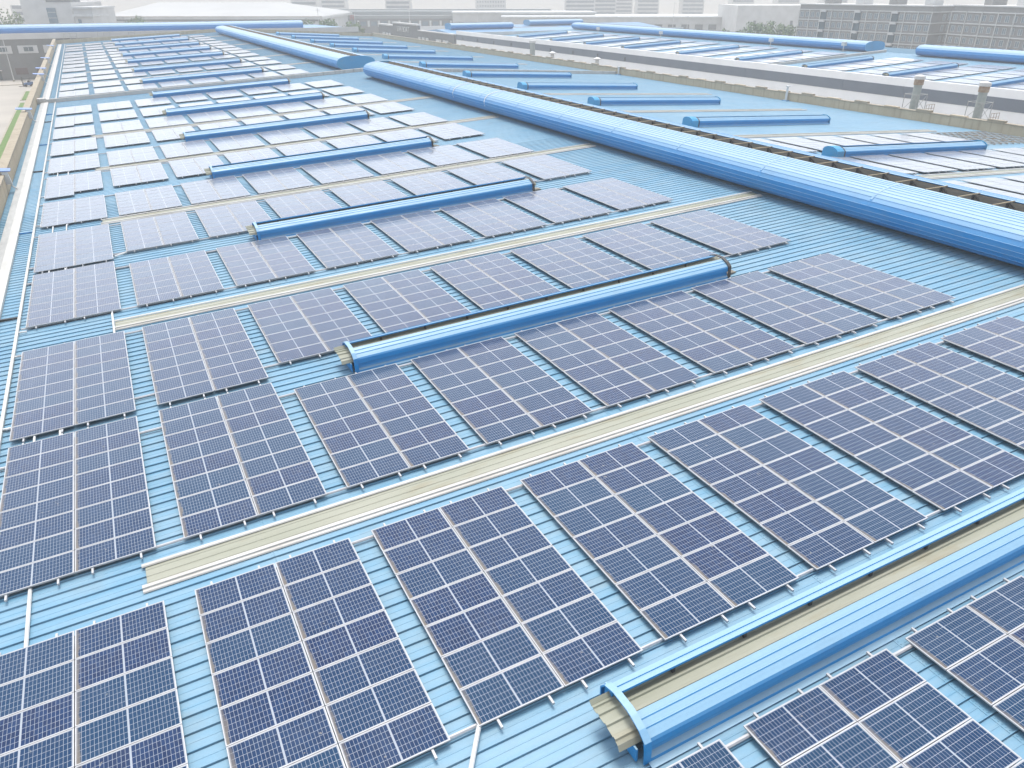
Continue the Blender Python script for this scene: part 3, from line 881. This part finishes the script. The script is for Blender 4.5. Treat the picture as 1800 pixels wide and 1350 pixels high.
# ------------------------------------------------------------------ neighbouring hall (same type of building)
NX, NZ = 121.15, -.81
nb = empty('banded_hall', 'neighbouring hall with white and blue-grey banded wall and solar roof', 'factory building', (166, 140, G))
NY0, NY1 = 10.0, 247.0
mb = MB(); mb.box(118.0, 118.4, NY0, NY1, G, -1.305); obj('wall', mb, M['wallwhite'], nb, world=True)
k = NY0
while k < NY1 - 1:
    e = min(k + 11.9, NY1)
    mb = MB(); mb.box(117.93, 118.4, k + .02, e - .02, -1.30, .345); obj('grey_panel', mb, M['bluegrey'], nb, world=True)
    mb = MB(); mb.box(117.97, 118.4, k + .01, e - .01, .35, 1.50); obj('white_panel', mb, M['wallwhite'], nb, world=True)
    if int(k) % 2 == 0:
        mb = MB(); mb.box(117.80, 117.92, k + 5, k + 5.2, -1.1, -.3); obj('wall_outlet', mb, M['dark'], nb, world=True)
    k = e
mb = MB(); mb.box(118.4, 214, NY1 - .3, NY1, G, -.9); obj('wall', mb, M['offwhite'], nb, world=True)
mb = MB(); mb.box(118.4, 214, NY1 - .4, NY1 + .02, -.895, .9); obj('white_panel', mb, M['offwhite'], nb, world=True)
nzl = lambda x: NZ + S * (x - NX)
nridge = NX + XR
for a, b_, za, zb in ((118.41, nridge, nzl(118.41), nzl(nridge)), (nridge, 214.0, nzl(nridge), nzl(nridge) - S * (214 - nridge))):
    mb = MB(); y = NY0
    th = math.atan2(zb - za, b_ - a); ln = math.hypot(zb - za, b_ - a)
    while y < NY1 - 1:
        tray_bm(mb, y, 0, ln, hi=False, rib=.02); y += PITCH
    o = put('roof_sheeting', mb.mesh('roof_sheeting', M['roof']), nb, (a - 166, 0 - 140, za + ROOF - G), (0, -th, 0)); o['kind'] = 'stuff'
NZR = nzl(nridge) + ROOF
ridge_hood('blue ridge hood with white lamps in front, far half of the banded hall roof', nridge, NZR, 116.2, 246.0, False, M['ridge'], True)
ridge_hood('blue ridge hood entering from the side, near half of the banded hall roof', nridge, NZR, 12.0, 103.0, False, M['ridge'], True)
for k in range(3, 13):
    x = NX + VX
    copy_thing(vp, (x, N[k] + .74 - 1.0 + (2.2 if k > 8 else 0), nzl(x) + ROOF), (0, -TH, 0), 'slim blue roof vent on the banded hall, %s from the near corner' % ORD[k - 3], 'blue roof vents on the banded hall', skip=('bracket', 'packing_board', 'end_post', 'closure_plate'))
for i, k in enumerate((5, 6)):
    x = nridge + 13.6
    copy_thing(vq, (x, N[k] + 3, nzl(nridge) - S * 13.6 + ROOF), (0, TH, 0), 'blue vent seen through the gap between ridge hoods on the banded hall, %s' % ('nearer' if i == 0 else 'farther'), 'blue roof vents behind the banded hall ridge', skip=('packing_board',))
stuff = MB()
NBG = 'solar arrays on the banded hall roof'
for k in range(3, 13):
    for after in (0, 1):
        if k == 6 and after: continue
        base = N[k] + 1.2 if after else N[k] - 1.3 - H7
        for c, x in enumerate(CX):
            xx = NX + x
            if k <= 5:
                a = array(xx, base, 7, 'solar array on the banded hall, %s from its wall, %s' % (ORD[c], rowname(k - 3, after).replace('blue vent', 'slim vent')), False, xo=NX, zo=NZ); a['group'] = NBG; count += 1
            else:
                z0, z1 = nzl(xx), nzl(xx + 4.04)
                A = stuff.add([(xx, base, z0), (xx + 4.04, base, z1), (xx + 4.04, base + H7, z1), (xx, base + H7, z0), (xx, base, z0 - .04), (xx + 4.04, base, z1 - .04), (xx + 4.04, base + H7, z1 - .04), (xx, base + H7, z0 - .04)])
                stuff.face(A[:4], 0, ((0, 0), (2, 0), (2, 7), (0, 7)))
                for i in range(4): stuff.face((A[4 + i], A[4 + (i + 1) % 4], A[(i + 1) % 4], A[i]), 1)
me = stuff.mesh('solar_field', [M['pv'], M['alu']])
o = put('solar_field', me); tag(o, 'far solar arrays on the banded hall past its joint wall', 'solar arrays', None, 'stuff')
njw = empty('joint_wall', 'pale joint wall crossing the banded hall roof beside a slim vent', 'roof wall', (140, WALLY, nzl(140)))
xs = 118.6
while xs < nridge - 1:
    e = min(xs + 5, nridge)
    mb = MB(); mb.hexa([(xs + .03, WALLY - .22, nzl(xs) - .2), (e - .03, WALLY - .22, nzl(e) - .2), (e - .03, WALLY + .22, nzl(e) - .2), (xs + .03, WALLY + .22, nzl(xs) - .2),
                        (xs + .03, WALLY - .22, nzl(xs) + .3), (e - .03, WALLY - .22, nzl(e) + .3), (e - .03, WALLY + .22, nzl(e) + .3), (xs + .03, WALLY + .22, nzl(xs) + .3)])
    obj('cap_sheet', mb, M['joint'], njw, world=True); xs = e
for i, (x, y) in enumerate(((165.0, 121.5), (162.6, 142.5), (161.2, 186.5), (160.6, 220.0))):
    t = empty('box_lamp', 'small white box lamp on a post before the far blue hood, %s from its cap' % ORD[i], 'lamp', (x - 3.0, y, nzl(x - 3) + ROOF), (0, 0, 0), 'white box lamps on the banded hall')
    mb = MB(); mb.box(-.08, .08, -.08, .08, 0, 1.2); obj('post', mb, M['white'], t)
    mb = MB(); mb.box(-.4, .4, -.45, .45, 1.2, 2.0); obj('lamp_box', mb, M['white'], t)
    mb = MB(); mb.box(-.5, .5, -.5, .5, 0, .06); obj('base', mb, M['galv'], t)

# chimneys and ducts in the lane between the halls
def chimney(x, y, i):
    t = empty('exhaust_stack', ('grey-green exhaust stack with a cream cap in a pipe frame' if i == 0 else 'grey-green exhaust stack with a rusty brown top in a pipe frame'), 'chimney', (x, y, G), (0, 0, 0), 'exhaust stacks in the lane')
    r_ = .56
    mb = MB(); mb.tube((0, 0, 0), (0, 0, 12.6), r_, 20, 0, r_ * .94); obj('shaft', mb, M['duct'], t, smooth=False)
    mb = MB(); mb.tube((0, 0, 12.3), (0, 0, 13.0), r_ + .06, 20); obj('top_band', mb, M['rust'], t)
    mb = MB(); mb.tube((0, 0, 13.01), (0, 0, 13.4), r_ + .16, 20, 0, r_ + .12); mb.tube((0, 0, 13.41), (0, 0, 13.6), r_ + .12, 20, 0, .2); obj('rain_cap', mb, M['offwhite'], t)
    for (dx, dy) in ((-1.0, -1.0), (1.0, -1.0), (1.0, 1.0), (-1.0, 1.0)):
        mb = MB(); mb.tube((dx, dy, 0), (dx, dy, 11.2), .05, 5); obj('frame_post', mb, M['galv'], t)
    for z in (9.0, 11.1):
        for a, b_ in (((-1.0, -1.0), (1.0, -1.0)), ((1.0, -1.0), (1.0, 1.0)), ((1.0, 1.0), (-1.0, 1.0)), ((-1.0, 1.0), (-1.0, -1.0))):
            mb = MB(); mb.tube((a[0], a[1], z), (b_[0], b_[1], z), .04, 5); obj('frame_bar', mb, M['galv'], t)
    mb = MB(); mb.tube((-1.0, -1.0, 9.0), (1.0, -1.0, 11.1), .035, 5); mb.tube((-1.0, 1.0, 9.0), (-1.0, -1.0, 11.1), .035, 5); mb.tube((1.0, -1.0, 9.0), (1.0, 1.0, 11.1), .035, 5); obj('frame_brace', mb, M['galv'], t)
    for q in range(4):
        mb = MB(); mb.tube((1.6 + q * .55, -.8, 8.6), (1.6 + q * .55, -.8, 9.7), .035, 5); obj('rail_post', mb, M['rust'], t)
    mb = MB(); mb.tube((1.6, -.8, 9.7), (3.3, -.8, 9.7), .035, 5); mb.tube((1.6, -.8, 9.2), (3.3, -.8, 9.2), .035, 5); obj('guard_rail', mb, M['rust'], t)
chimney(105.0, 57.4, 0); chimney(105.0, 48.0, 1)
for i, (x, y) in enumerate(((105, 158.0), (105, 138.0))):
    t = empty('mushroom_vent', 'pale mushroom vent rising behind the right parapet, %s the square post' % ('beside' if i == 0 else 'farther from'), 'vent', (x, y, G), (0, 0, 0), 'mushroom vents in the lane')
    mb = MB(); mb.tube((0, 0, 0), (0, 0, 10.1), .45, 16); obj('shaft', mb, M['offwhite'], t)
    mb = MB(); mb.tube((0, 0, 10.11), (0, 0, 10.3), 0.82, 16, 0, .86); mb.tube((0, 0, 10.31), (0, 0, 10.62), .86, 16, 0, .2); obj('cowl', mb, M['white'], t)
t = empty('duct_post', 'square pale duct post standing at the banded wall', 'duct', (105, 168, G))
mb = MB(); mb.box(-.55, .35, -.55, .55, 0, 12.0); obj('shaft', mb, M['duct'], t)
mb = MB(); mb.box(-.7, .5, -.7, .7, 12.01, 12.5); obj('cap', mb, M['offwhite'], t)
for i, (y, h_) in enumerate(((69.0, 1.9), (111.6, 1.3))):
    t = empty('vent_pipe', 'white vent pipe against the tan parapet, %s' % ('tall one along its middle' if i == 0 else 'short one by the joint wall'), 'pipe', (XP - .35, y, zr(XP) + ROOF))
    mb = MB(); mb.tube((0, 0, 0), (0, 0, h_), .16, 10); obj('pipe', mb, M['white'], t)
    mb = MB(); mb.box(-.4, .3, -.4, .4, 0.0, .12); obj('base', mb, M['hood'], t)
    mb = MB(); mb.box(-.2, .3, -.2, .2, h_ + .01, h_ + .14); obj('elbow', mb, M['white'], t)

# ------------------------------------------------------------------ grey hall with the sign, behind the right parapet
sh = empty('signed_hall', 'grey hall with raised signboard front and a blue roof vent', 'factory building', (121, 300, G))
mb = MB(); mb.box(120, 190, 254, 318, G, -.31); mb.box(120, 190, 254, 288.9, -.309, -.2); obj('wall', mb, M['grey'], sh, world=True)
mb = MB(); mb.box(119.9, 121.0, 289.02, 318, -.3, 1.6); obj('front_wall', mb, M['grey'], sh, world=True)
mb = MB(); mb.box(120, 190, 318.02, 337, G, -.5); mb.box(120, 121, 318.02, 337, -.499, .45); obj('wall', mb, M['grey'], sh, world=True)
mb = MB(); mb.box(119.6, 121.3, 288.9, 318.1, 1.602, 2.1); obj('coping', mb, M['offwhite'], sh, world=True)
mb = MB(); mb.box(119.7, 121.4, 318.11, 337.2, .452, 1.0); obj('coping', mb, M['offwhite'], sh, world=True)
mb = MB(); mb.box(119.7, 121.0, 253.8, 288.8, -.198, .15); obj('coping', mb, M['offwhite'], sh, world=True)
mb = MB(); mb.prism([(254, -.198), (272, .9), (288.8, -.198)], 'x', 121.02, 188); obj('roof', mb, M['farblue'], sh, world=True)
for y in (321, 325, 329, 278, 282, 286, 259, 265.5):
    mb = MB(); mb.box(119.7, 119.86 if 288 < y < 319 else 119.98, y, y + (2.4 if y > 270 else 4.6), -3.6, -2.3); obj('window', mb, M['white'], sh, world=True)
def sign(text, name, parent, loc, rot, size, mat, depth=.06):
    c = bpy.data.curves.new(name, 'FONT'); c.body = text; c.size = size; c.extrude = depth; c.align_x = 'LEFT'
    tmp = bpy.data.objects.new('tmp', c); COL.objects.link(tmp)
    dg = bpy.context.evaluated_depsgraph_get(); me = bpy.data.meshes.new_from_object(tmp.evaluated_get(dg)); bpy.data.objects.remove(tmp)
    me.materials.clear(); me.materials.append(mat)
    return put(name, me, parent, loc, rot)
sign('LAN BOAT', 'sign_lettering', sh, (119.78 - 121, 312.5 - 300, -1.2 - G), (R(90), 0, R(-90)), 2.9, M['signw'])
rt = ridge_hood('short blue drum vent on the grey signed hall', 0, 0, 0, 25.5, False, M['ridge'], False)
rt.location = (151, 272, .8); rt.rotation_euler = (0, 0, R(90))
# second drum vent and its roof
b2 = empty('blue_roofed_hall', 'hazy hall with a pale blue roof behind the signed hall', 'factory building', (190, 318, G))
mb = MB(); mb.box(172, 240, 296, 332, G, -1.2); obj('wall', mb, M['offwhite'], b2, world=True)
mb = MB(); mb.prism([(295.5, -1.198), (314, .3), (332.5, -1.198)], 'x', 171.5, 240.5); obj('roof', mb, M['farblue'], b2, world=True)
rt = ridge_hood('hazy blue drum vent between the signed hall and the long hood', 0, 0, 0, 27, False, M['ridge'], False)
rt.location = (206, 311, .1); rt.rotation_euler = (0, 0, R(90))

# ------------------------------------------------------------------ far left: white tower block and the white arena-like hall
tb = empty('white_office_block', 'hazy white office block with a tall dark glazing strip', 'office building', (0, 362, G))
mb = MB(); wallbox(mb, (-14.5, 366), (-6.0, 362), 25, G, 14.5); obj('wall', mb, M['offwhite'], tb, world=True)
mb = MB(); wallbox(mb, (-5.99, 362.0), (3.0, 357.5), 25, G, 9.6); obj('wall', mb, M['offwhite'], tb, world=True)
mb = MB(); wallbox(mb, (-6.0, 361.6), (-3.0, 360.1), .5, G, 7.6); obj('window_strip', mb, M['bglass'], tb, world=True)
for z in range(-8, 8, 2):
    mb = MB(); wallbox(mb, (-6.02, 361.5), (-2.98, 360.0), .2, z, z + .12); obj('mullion', mb, M['offwhite'], tb, world=True)
mb = MB(); wallbox(mb, (3.2, 356), (9.6, 352.5), 18, G, 7.4); obj('wing', mb, M['offwhite'], tb, world=True)
mb = MB(); wallbox(mb, (2.6, 355), (9.8, 351.5), 19, 4.6, 5.3); obj('ledge', mb, M['white'], tb, world=True)
mb = MB(); wallbox(mb, (2.6, 355), (10.0, 351.4), 20, 7.41, 8.0); obj('roof_slab', mb, M['white'], tb, world=True)
mb = MB(); wallbox(mb, (-5.5, 361.5), (2.8, 357.3), 8, 9.61, 10.4); obj('roof_slab', mb, M['grey'], tb, world=True)
mb = MB(); wallbox(mb, (4.2, 355.2), (5.2, 354.6), .3, G, 3.6); obj('window', mb, M['bglass'], tb, world=True)

ar = empty('white_hall', 'large pale hall with low pitched white roof and grey lettering', 'hall', (62, 420, G))
p0, p1 = (14.6, 449.5), (110.8, 401.0)
mb = MB(); wallbox(mb, p0, p1, 95, G, .88); obj('wall', mb, M['offwhite'], ar, world=True)
mb = MB(); wallbox(mb, (p0[0] + .2, p0[1] - .25), (p1[0] - .2, p1[1] - .25), .4, .0, .86); obj('window_band', mb, M['grey'], ar, world=True)
mb = MB(); wallbox(mb, (p0[0] - .7, p0[1] - .6), (p1[0] + .7, p1[1] - 1.2), 97, .885, 2.1); obj('fascia', mb, M['offwhite'], ar, world=True)
mb = MB(); wallbox(mb, (p0[0] - .8, p0[1] - .75), (p1[0] + .8, p1[1] - 1.35), .4, 2.0, 2.22); obj('trim', mb, M['rust'], ar, world=True)
d = Vector((p1[0] - p0[0], p1[1] - p0[1], 0)).normalized(); n_ = Vector((-d.y, d.x, 0))
q = [Vector((p0[0], p0[1], 2.2)), Vector((p1[0], p1[1], 2.2)), Vector((p1[0], p1[1], 2.2)) + n_ * 95, Vector((p0[0], p0[1], 2.2)) + n_ * 95]
apx = sum(q, Vector()) / 4 + Vector((0, 0, 5.6)) - d * 10
mb = MB(); A = mb.add([tuple(v) for v in q] + [tuple(apx - d * 34), tuple(apx + d * 34)])
mb.face((A[0], A[1], A[5], A[4])); mb.face((A[1], A[2], A[5])); mb.face((A[2], A[3], A[4], A[5])); mb.face((A[3], A[0], A[4])); mb.face((A[3], A[2], A[1], A[0]))
obj('roof', mb, M['paleroof'], ar, world=True)
s_ = sign('HOA.98', 'sign_lettering', ar, (0, 0, 0), (0, 0, 0), 1.5, M['signg'])
s_.location = Vector((p0[0], p0[1], 0)) + d * 6.5 - n_ * 1.4 + Vector((-62, -420, .98 - G)); s_.rotation_euler = (R(90), 0, math.atan2(d.y, d.x))

# ------------------------------------------------------------------ long grey hall in the haze with the red sign
gh = empty('long_grey_hall', 'very long hazy grey hall with white pilasters and red sign characters', 'factory building', (180, 455, G))
p0, p1 = (104.0, 486.0), (262.0, 411.0)
ang, ln = frame_of(p0, p1)
mb = MB(); wallbox(mb, p0, p1, 60, G, -1.0); obj('wall', mb, M['grey'], gh, world=True)
mb = MB(); wallbox(mb, (p0[0], p0[1]), (p1[0], p1[1]), 62, -.98, .6); obj('roof', mb, M['midgrey'], gh, world=True)
mb = MB(); wallbox(mb, (p0[0] + 4, p0[1] + 8), (p1[0] + 4, p1[1] + 8), 20, .62, 2.6); obj('roof_monitor', mb, M['midgrey'], gh, world=True)
mb = MB(); wallbox(mb, (p0[0] + 6, p0[1] + 36), (p1[0] + 6, p1[1] + 36), 14, .62, 3.2); obj('roof_monitor', mb, M['midgrey'], gh, world=True)
d = Vector((math.cos(ang), math.sin(ang), 0)); n_ = Vector((-d.y, d.x, 0))
pil = MB(); pil.box(-.55, .55, -.35, 0, 0, 3.2); pme = pil.mesh('pilaster', M['white'])
wn_ = MB(); wn_.box(-1.7, 1.7, -.15, 0, 0, 2.2); wme = wn_.mesh('window', M['bglass'])
k = 2.0
while k < ln - 1:
    pp = Vector((p0[0], p0[1], -5.3)) + d * k
    put('pilaster', pme, gh, pp - Vector((180, 455, G)), (0, 0, ang))
    if k + 3 < ln: put('window', wme, gh, pp + d * 3 + Vector((0, 0, .5)) - Vector((180, 455, G)), (0, 0, ang))
    k += 6.0
random.seed(3)
for c in range(5):
    mb = MB()
    for (a, b_, e, f) in ((0, 2.2, .9, 1.15), (.95, 1.25, 0, 2.1), (.2, 2.0, 1.7, 1.95), (.1, 2.1, .05, .3)) if c % 2 else ((0, .3, 0, 2.1), (1.9, 2.2, 0, 2.1), (0, 2.2, 1.85, 2.1), (.3, 1.9, .9, 1.15), (.95, 1.25, .2, 1.8)):
        mb.box(a, b_, -.15 - .01 * random.random(), 0, e, f)
    pp = Vector((p0[0], p0[1], -1.7)) + d * (31 + c * 3.6) - n_ * .2
    o = put('sign_character', mb.mesh('sign_character', M['red']), gh, pp - Vector((180, 455, G)), (0, 0, ang)); o.scale = (1.05, 1, 1.15)

# ------------------------------------------------------------------ pale warehouses and depots, right of centre
def depot(label, name, p0, p1, depth, z1, mat, nwin, wz0, wz1, ww, cat='warehouse', glass='bglass', eave=True):
    ang, ln = frame_of(p0, p1)
    t = empty(name, label, cat, (p0[0], p0[1], G), (0, 0, ang))
    mb = MB(); mb.box(0, ln, 0, depth, 0, z1 - G); obj('wall', mb, M[mat], t)
    if eave:
        mb = MB(); mb.box(-.5, ln + .5, -.8, depth + .5, z1 - G + .01, z1 - G + .7); obj('roof', mb, M['white'], t)
        mb = MB(); mb.box(0, ln, -.5, -.02, wz1 - G + .5, wz1 - G + .8); obj('canopy', mb, M['white'], t)
    if nwin:
        wb = MB(); wb.box(-ww / 2, ww / 2, -.12, -.01, 0, wz1 - wz0); wme = wb.mesh('window', M[glass])
        for k in range(nwin):
            put('window', wme, t, ((k + .5) * ln / nwin, 0, wz0 - G))
    return t
depot('pale depot with a row of dark loading bays and white eaves', 'pale_depot', (205, 388), (322, 330), 45, .6, 'offwhite', 18, -5.2, -2.6, 4.2, glass='grey')
depot('plain white warehouse gable with four small windows', 'white_warehouse', (296, 309), (345, 284), 40, 7.0, 'offwhite', 3, -2.2, .2, 1.3, eave=False, glass='grey')
depot('hazy white low warehouse behind the drum vents', 'low_warehouse', (190, 420), (262, 386), 30, 2.2, 'offwhite', 9, -3.5, -2.4, 2.2, glass='grey')

def dorm(label, p0, p1, depth, ztop, floors, fh_, bays, side=True, slots=()):
    ang, ln = frame_of(p0, p1)
    t = empty('dormitory', label, 'apartment building', (p0[0], p0[1], G), (0, 0, ang))
    H = ztop - G
    mb = MB(); mb.box(0, ln, 0, depth, 0, H); obj('wall', mb, M['dormgrey'], t)
    mb = MB(); mb.box(-.3, ln + .3, -.35, depth + .3, H + .01, H + .35); obj('roof_slab', mb, M['offwhite'], t)
    for f in range(floors):
        z = H - 1.7 - f * fh_
        if z < 5: break
        mb = MB(); mb.box(-.2, ln + .2, -.35, -.01, z, z + .3); obj('ledge', mb, M['offwhite'], t)
        if side:
            mb = MB(); mb.box(ln + .01, ln + .3, -.2, depth, z, z + .3); obj('ledge', mb, M['offwhite'], t)
            for q in range(3):
                put('window', window_mesh(1.4, 1.9, .06, 'dormglass'), t, (ln, depth * (.35 + .17 * q), z - fh_ * .72), (0, 0, R(90)))
        for k in range(bays):
            x = (k + .5) * ln / bays
            if k in slots:
                mb = MB(); mb.box(x - 1.2, x + 1.2, -.2, -.02, z - fh_ + .32, z - .02); obj('stair_opening', mb, M['glass'], t)
                mb = MB(); mb.box(x - 1.1, x + 1.1, -.9, -.21, z - .5, z + .28); obj('balcony', mb, M['offwhite'], t)
            else:
                put('window', window_mesh(1.5, 1.7, .06, 'dormglass'), t, (x - .75, 0, z - fh_ * .70))
    npier = bays // 2
    for k in range(npier + 1):
        x = k * ln / npier
        mb = MB(); mb.box(x - .10, x + .10, -.5, -.36, 0, H - 1.4); obj('pier', mb, M['offwhite'], t)
    for q in range(4):
        x = ln * (.12 + .25 * q); mb = MB(); mb.box(x, x + 3.2, depth * .3, depth * .6, H + .36, H + 2.6); obj('stair_head', mb, M['dormgrey'] if q % 2 == 0 else M['offwhite'], t)
    return t
dorm('grey dormitory block with white ledges and many windows, longer one', (243.5, 216.5), (249.3, 165.5), 18, 9.0, 4, 3.25, 22, True, (4, 10, 16))
dorm('grey dormitory block cut off by the picture edge, shorter one', (251.7, 160.2), (241.0, 112.0), 18, 9.3, 4, 3.25, 17, False, ())

# far towers in the haze
random.seed(11)
TW = [(-60, 620, 16, 12, 5), (-30, 560, 18, 14, 6), (150, 640, 20, 16, 12), (185, 700, 24, 14, 10), (225, 640, 20, 14, 7), (420, 640, 22, 14, 16), (455, 620, 20, 14, 18), (490, 600, 20, 14, 17), (530, 580, 20, 14, 20), (565, 560, 20, 14, 18), (600, 540, 22, 14, 21), (470, 700, 30, 14, 24), (380, 620, 26, 14, 13)]
for i, (x, y, wd, dp, zt) in enumerate(TW):
    t = empty('tower_block', 'faint pale tower block on the hazy skyline, %s of the far row' % ORD[i], 'tower block', (x, y, G), (0, 0, R(-27)), 'towers on the hazy skyline')
    mb = MB(); mb.box(0, wd, 0, dp, 0, zt - G); obj('wall', mb, M['offwhite'], t)
    mb = MB(); mb.box(wd * .3, wd * .7, dp * .3, dp * .7, zt - G + .01, zt - G + 2.5); obj('roof_house', mb, M['offwhite'], t)
    mb = MB()
    for f in range(int((zt - G) / 3.2)):
        mb.box(1, wd - 1, -.1, -.01, 1.2 + f * 3.2, 2.9 + f * 3.2)
    o = obj('window_band', mb, M['bluegrey'], t)
t = empty('white_tower', 'white tower with rows of small dark square windows in the haze', 'tower block', (306.5, 645, G), (0, 0, R(-27)))
mb = MB(); mb.box(0, 26, 0, 14, 0, 30); obj('wall', mb, M['white'], t)
wb = MB(); wb.box(-.5, .5, -.1, -.01, 0, 1.2); wme = wb.mesh('window', M['bluegrey'])
for f in range(8):
    for k in range(11): put('window', wme, t, (2 + k * 2.2, 0, 5 + f * 3.1))

# slim poles and pylons
for i, (x, y, h_) in enumerate(((96, 345, 17), (112, 345, 15), (196, 400, 17), (250, 300, 19), (252, 292, 18), (150, 380, 16))):
    t = empty('street_pole', 'slim pale pole in the haze, %s from the trees' % ORD[i], 'pole', (x, y, G), (0, 0, 0), 'slim poles in the haze')
    mb = MB(); mb.tube((0, 0, 0), (0, 0, h_), .16, 6, 0, .09); obj('pole', mb, M['offwhite'], t)
    mb = MB(); mb.box(-1.1, 1.1, -.06, .06, h_ - .9, h_ - .75); obj('cross_arm', mb, M['offwhite'], t)

# ------------------------------------------------------------------ trees
def tree(label, x, y, ztop, r_, seed):
    rd = random.Random(seed)
    t = empty('tree', label, 'tree', (x, y, G), (0, 0, 0), 'hazy trees between the halls')
    H = ztop - G
    mb = MB(); mb.tube((0, 0, 0), (0, 0, H * .5), .3, 7, 0, .2)
    for a in range(4):
        an = a * 1.6 + rd.random(); mb.tube((0, 0, H * .4), (math.cos(an) * r_ * .5, math.sin(an) * r_ * .5, H * .72), .13, 5, 0, .06)
    obj('trunk', mb, M['bark'], t)
    mb = MB()
    cl = [(rd.gauss(0, r_ * .42), rd.gauss(0, r_ * .42), H * rd.uniform(.48, .92), r_ * rd.uniform(.28, .5)) for _ in range(11)]
    for (cx_, cy_, cz, cr) in cl:
        for _ in range(70):
            v = Vector((rd.gauss(0, 1), rd.gauss(0, 1), rd.gauss(0, 1))).normalized() * cr * rd.uniform(.55, 1.0)
            c = Vector((cx_, cy_, cz)) + v; e = Vector((rd.uniform(-1, 1), rd.uniform(-1, 1), rd.uniform(-1, 1))).normalized() * .38; g = e.cross(v.normalized() + Vector((.1, .2, .3))).normalized() * .38
            A = mb.add([tuple(c - e), tuple(c + g), tuple(c + e), tuple(c - g)]); mb.face(A)
    put('crown', mb.mesh('crown', M['leaf']), t)
TR = [(84, 352, 2.0, 6), (91, 349, 2.6, 7), (98, 346, 2.4, 7), (104, 343, 1.6, 6), (111, 340, .6, 4), (-22, 380, 7, 8), (-30, 372, 4, 8), (-16, 350, 1, 6), (222, 246, 0.3, 4), (231, 240, -.3, 4), (238, 237, .4, 5), (244, 236, 1.8, 5), (250, 240, 2.4, 6), (256, 236, 1.6, 5), (262, 232, 1.0, 5), (28, 400, 3, 7), (200, 262, -1, 4), (210, 254, -1.2, 4)]
WH = ['by the grey hall with red sign', 'behind the white office block', 'before the pale depot and white gable']
for i, (x, y, z, r_) in enumerate(TR):
    g = 0 if 80 < x < 120 else (1 if x < 40 else 2)
    tree('hazy leafy tree %s, %s in order' % (WH[g], ORD[i % 15]), x, y, z, r_, 40 + i)

# ------------------------------------------------------------------ haze
mb = MB(); mb.box(-1400, 1700, -300, 3000, G - 1, 40)
hz = obj('haze', mb, [])
hz['kind'] = 'stuff'
hm = bpy.data.materials.new('haze_air'); hm.use_nodes = True
ht = hm.node_tree
for n in list(ht.nodes):
    if n.type == 'BSDF_PRINCIPLED': ht.nodes.remove(n)
pvn = ht.nodes.new("ShaderNodeVolumePrincipled")
pvn.inputs["Color"].default_value = (0.57, 0.56, 0.535, 1)
pvn.inputs["Density"].default_value = 0.00115
pvn.inputs["Anisotropy"].default_value = 0.0
ht.links.new(pvn.outputs[0], [n for n in ht.nodes if n.type == 'OUTPUT_MATERIAL'][0].inputs["Volume"])
hz.data.materials.append(hm)
print('arrays', count, 'objects', len(bpy.data.objects))
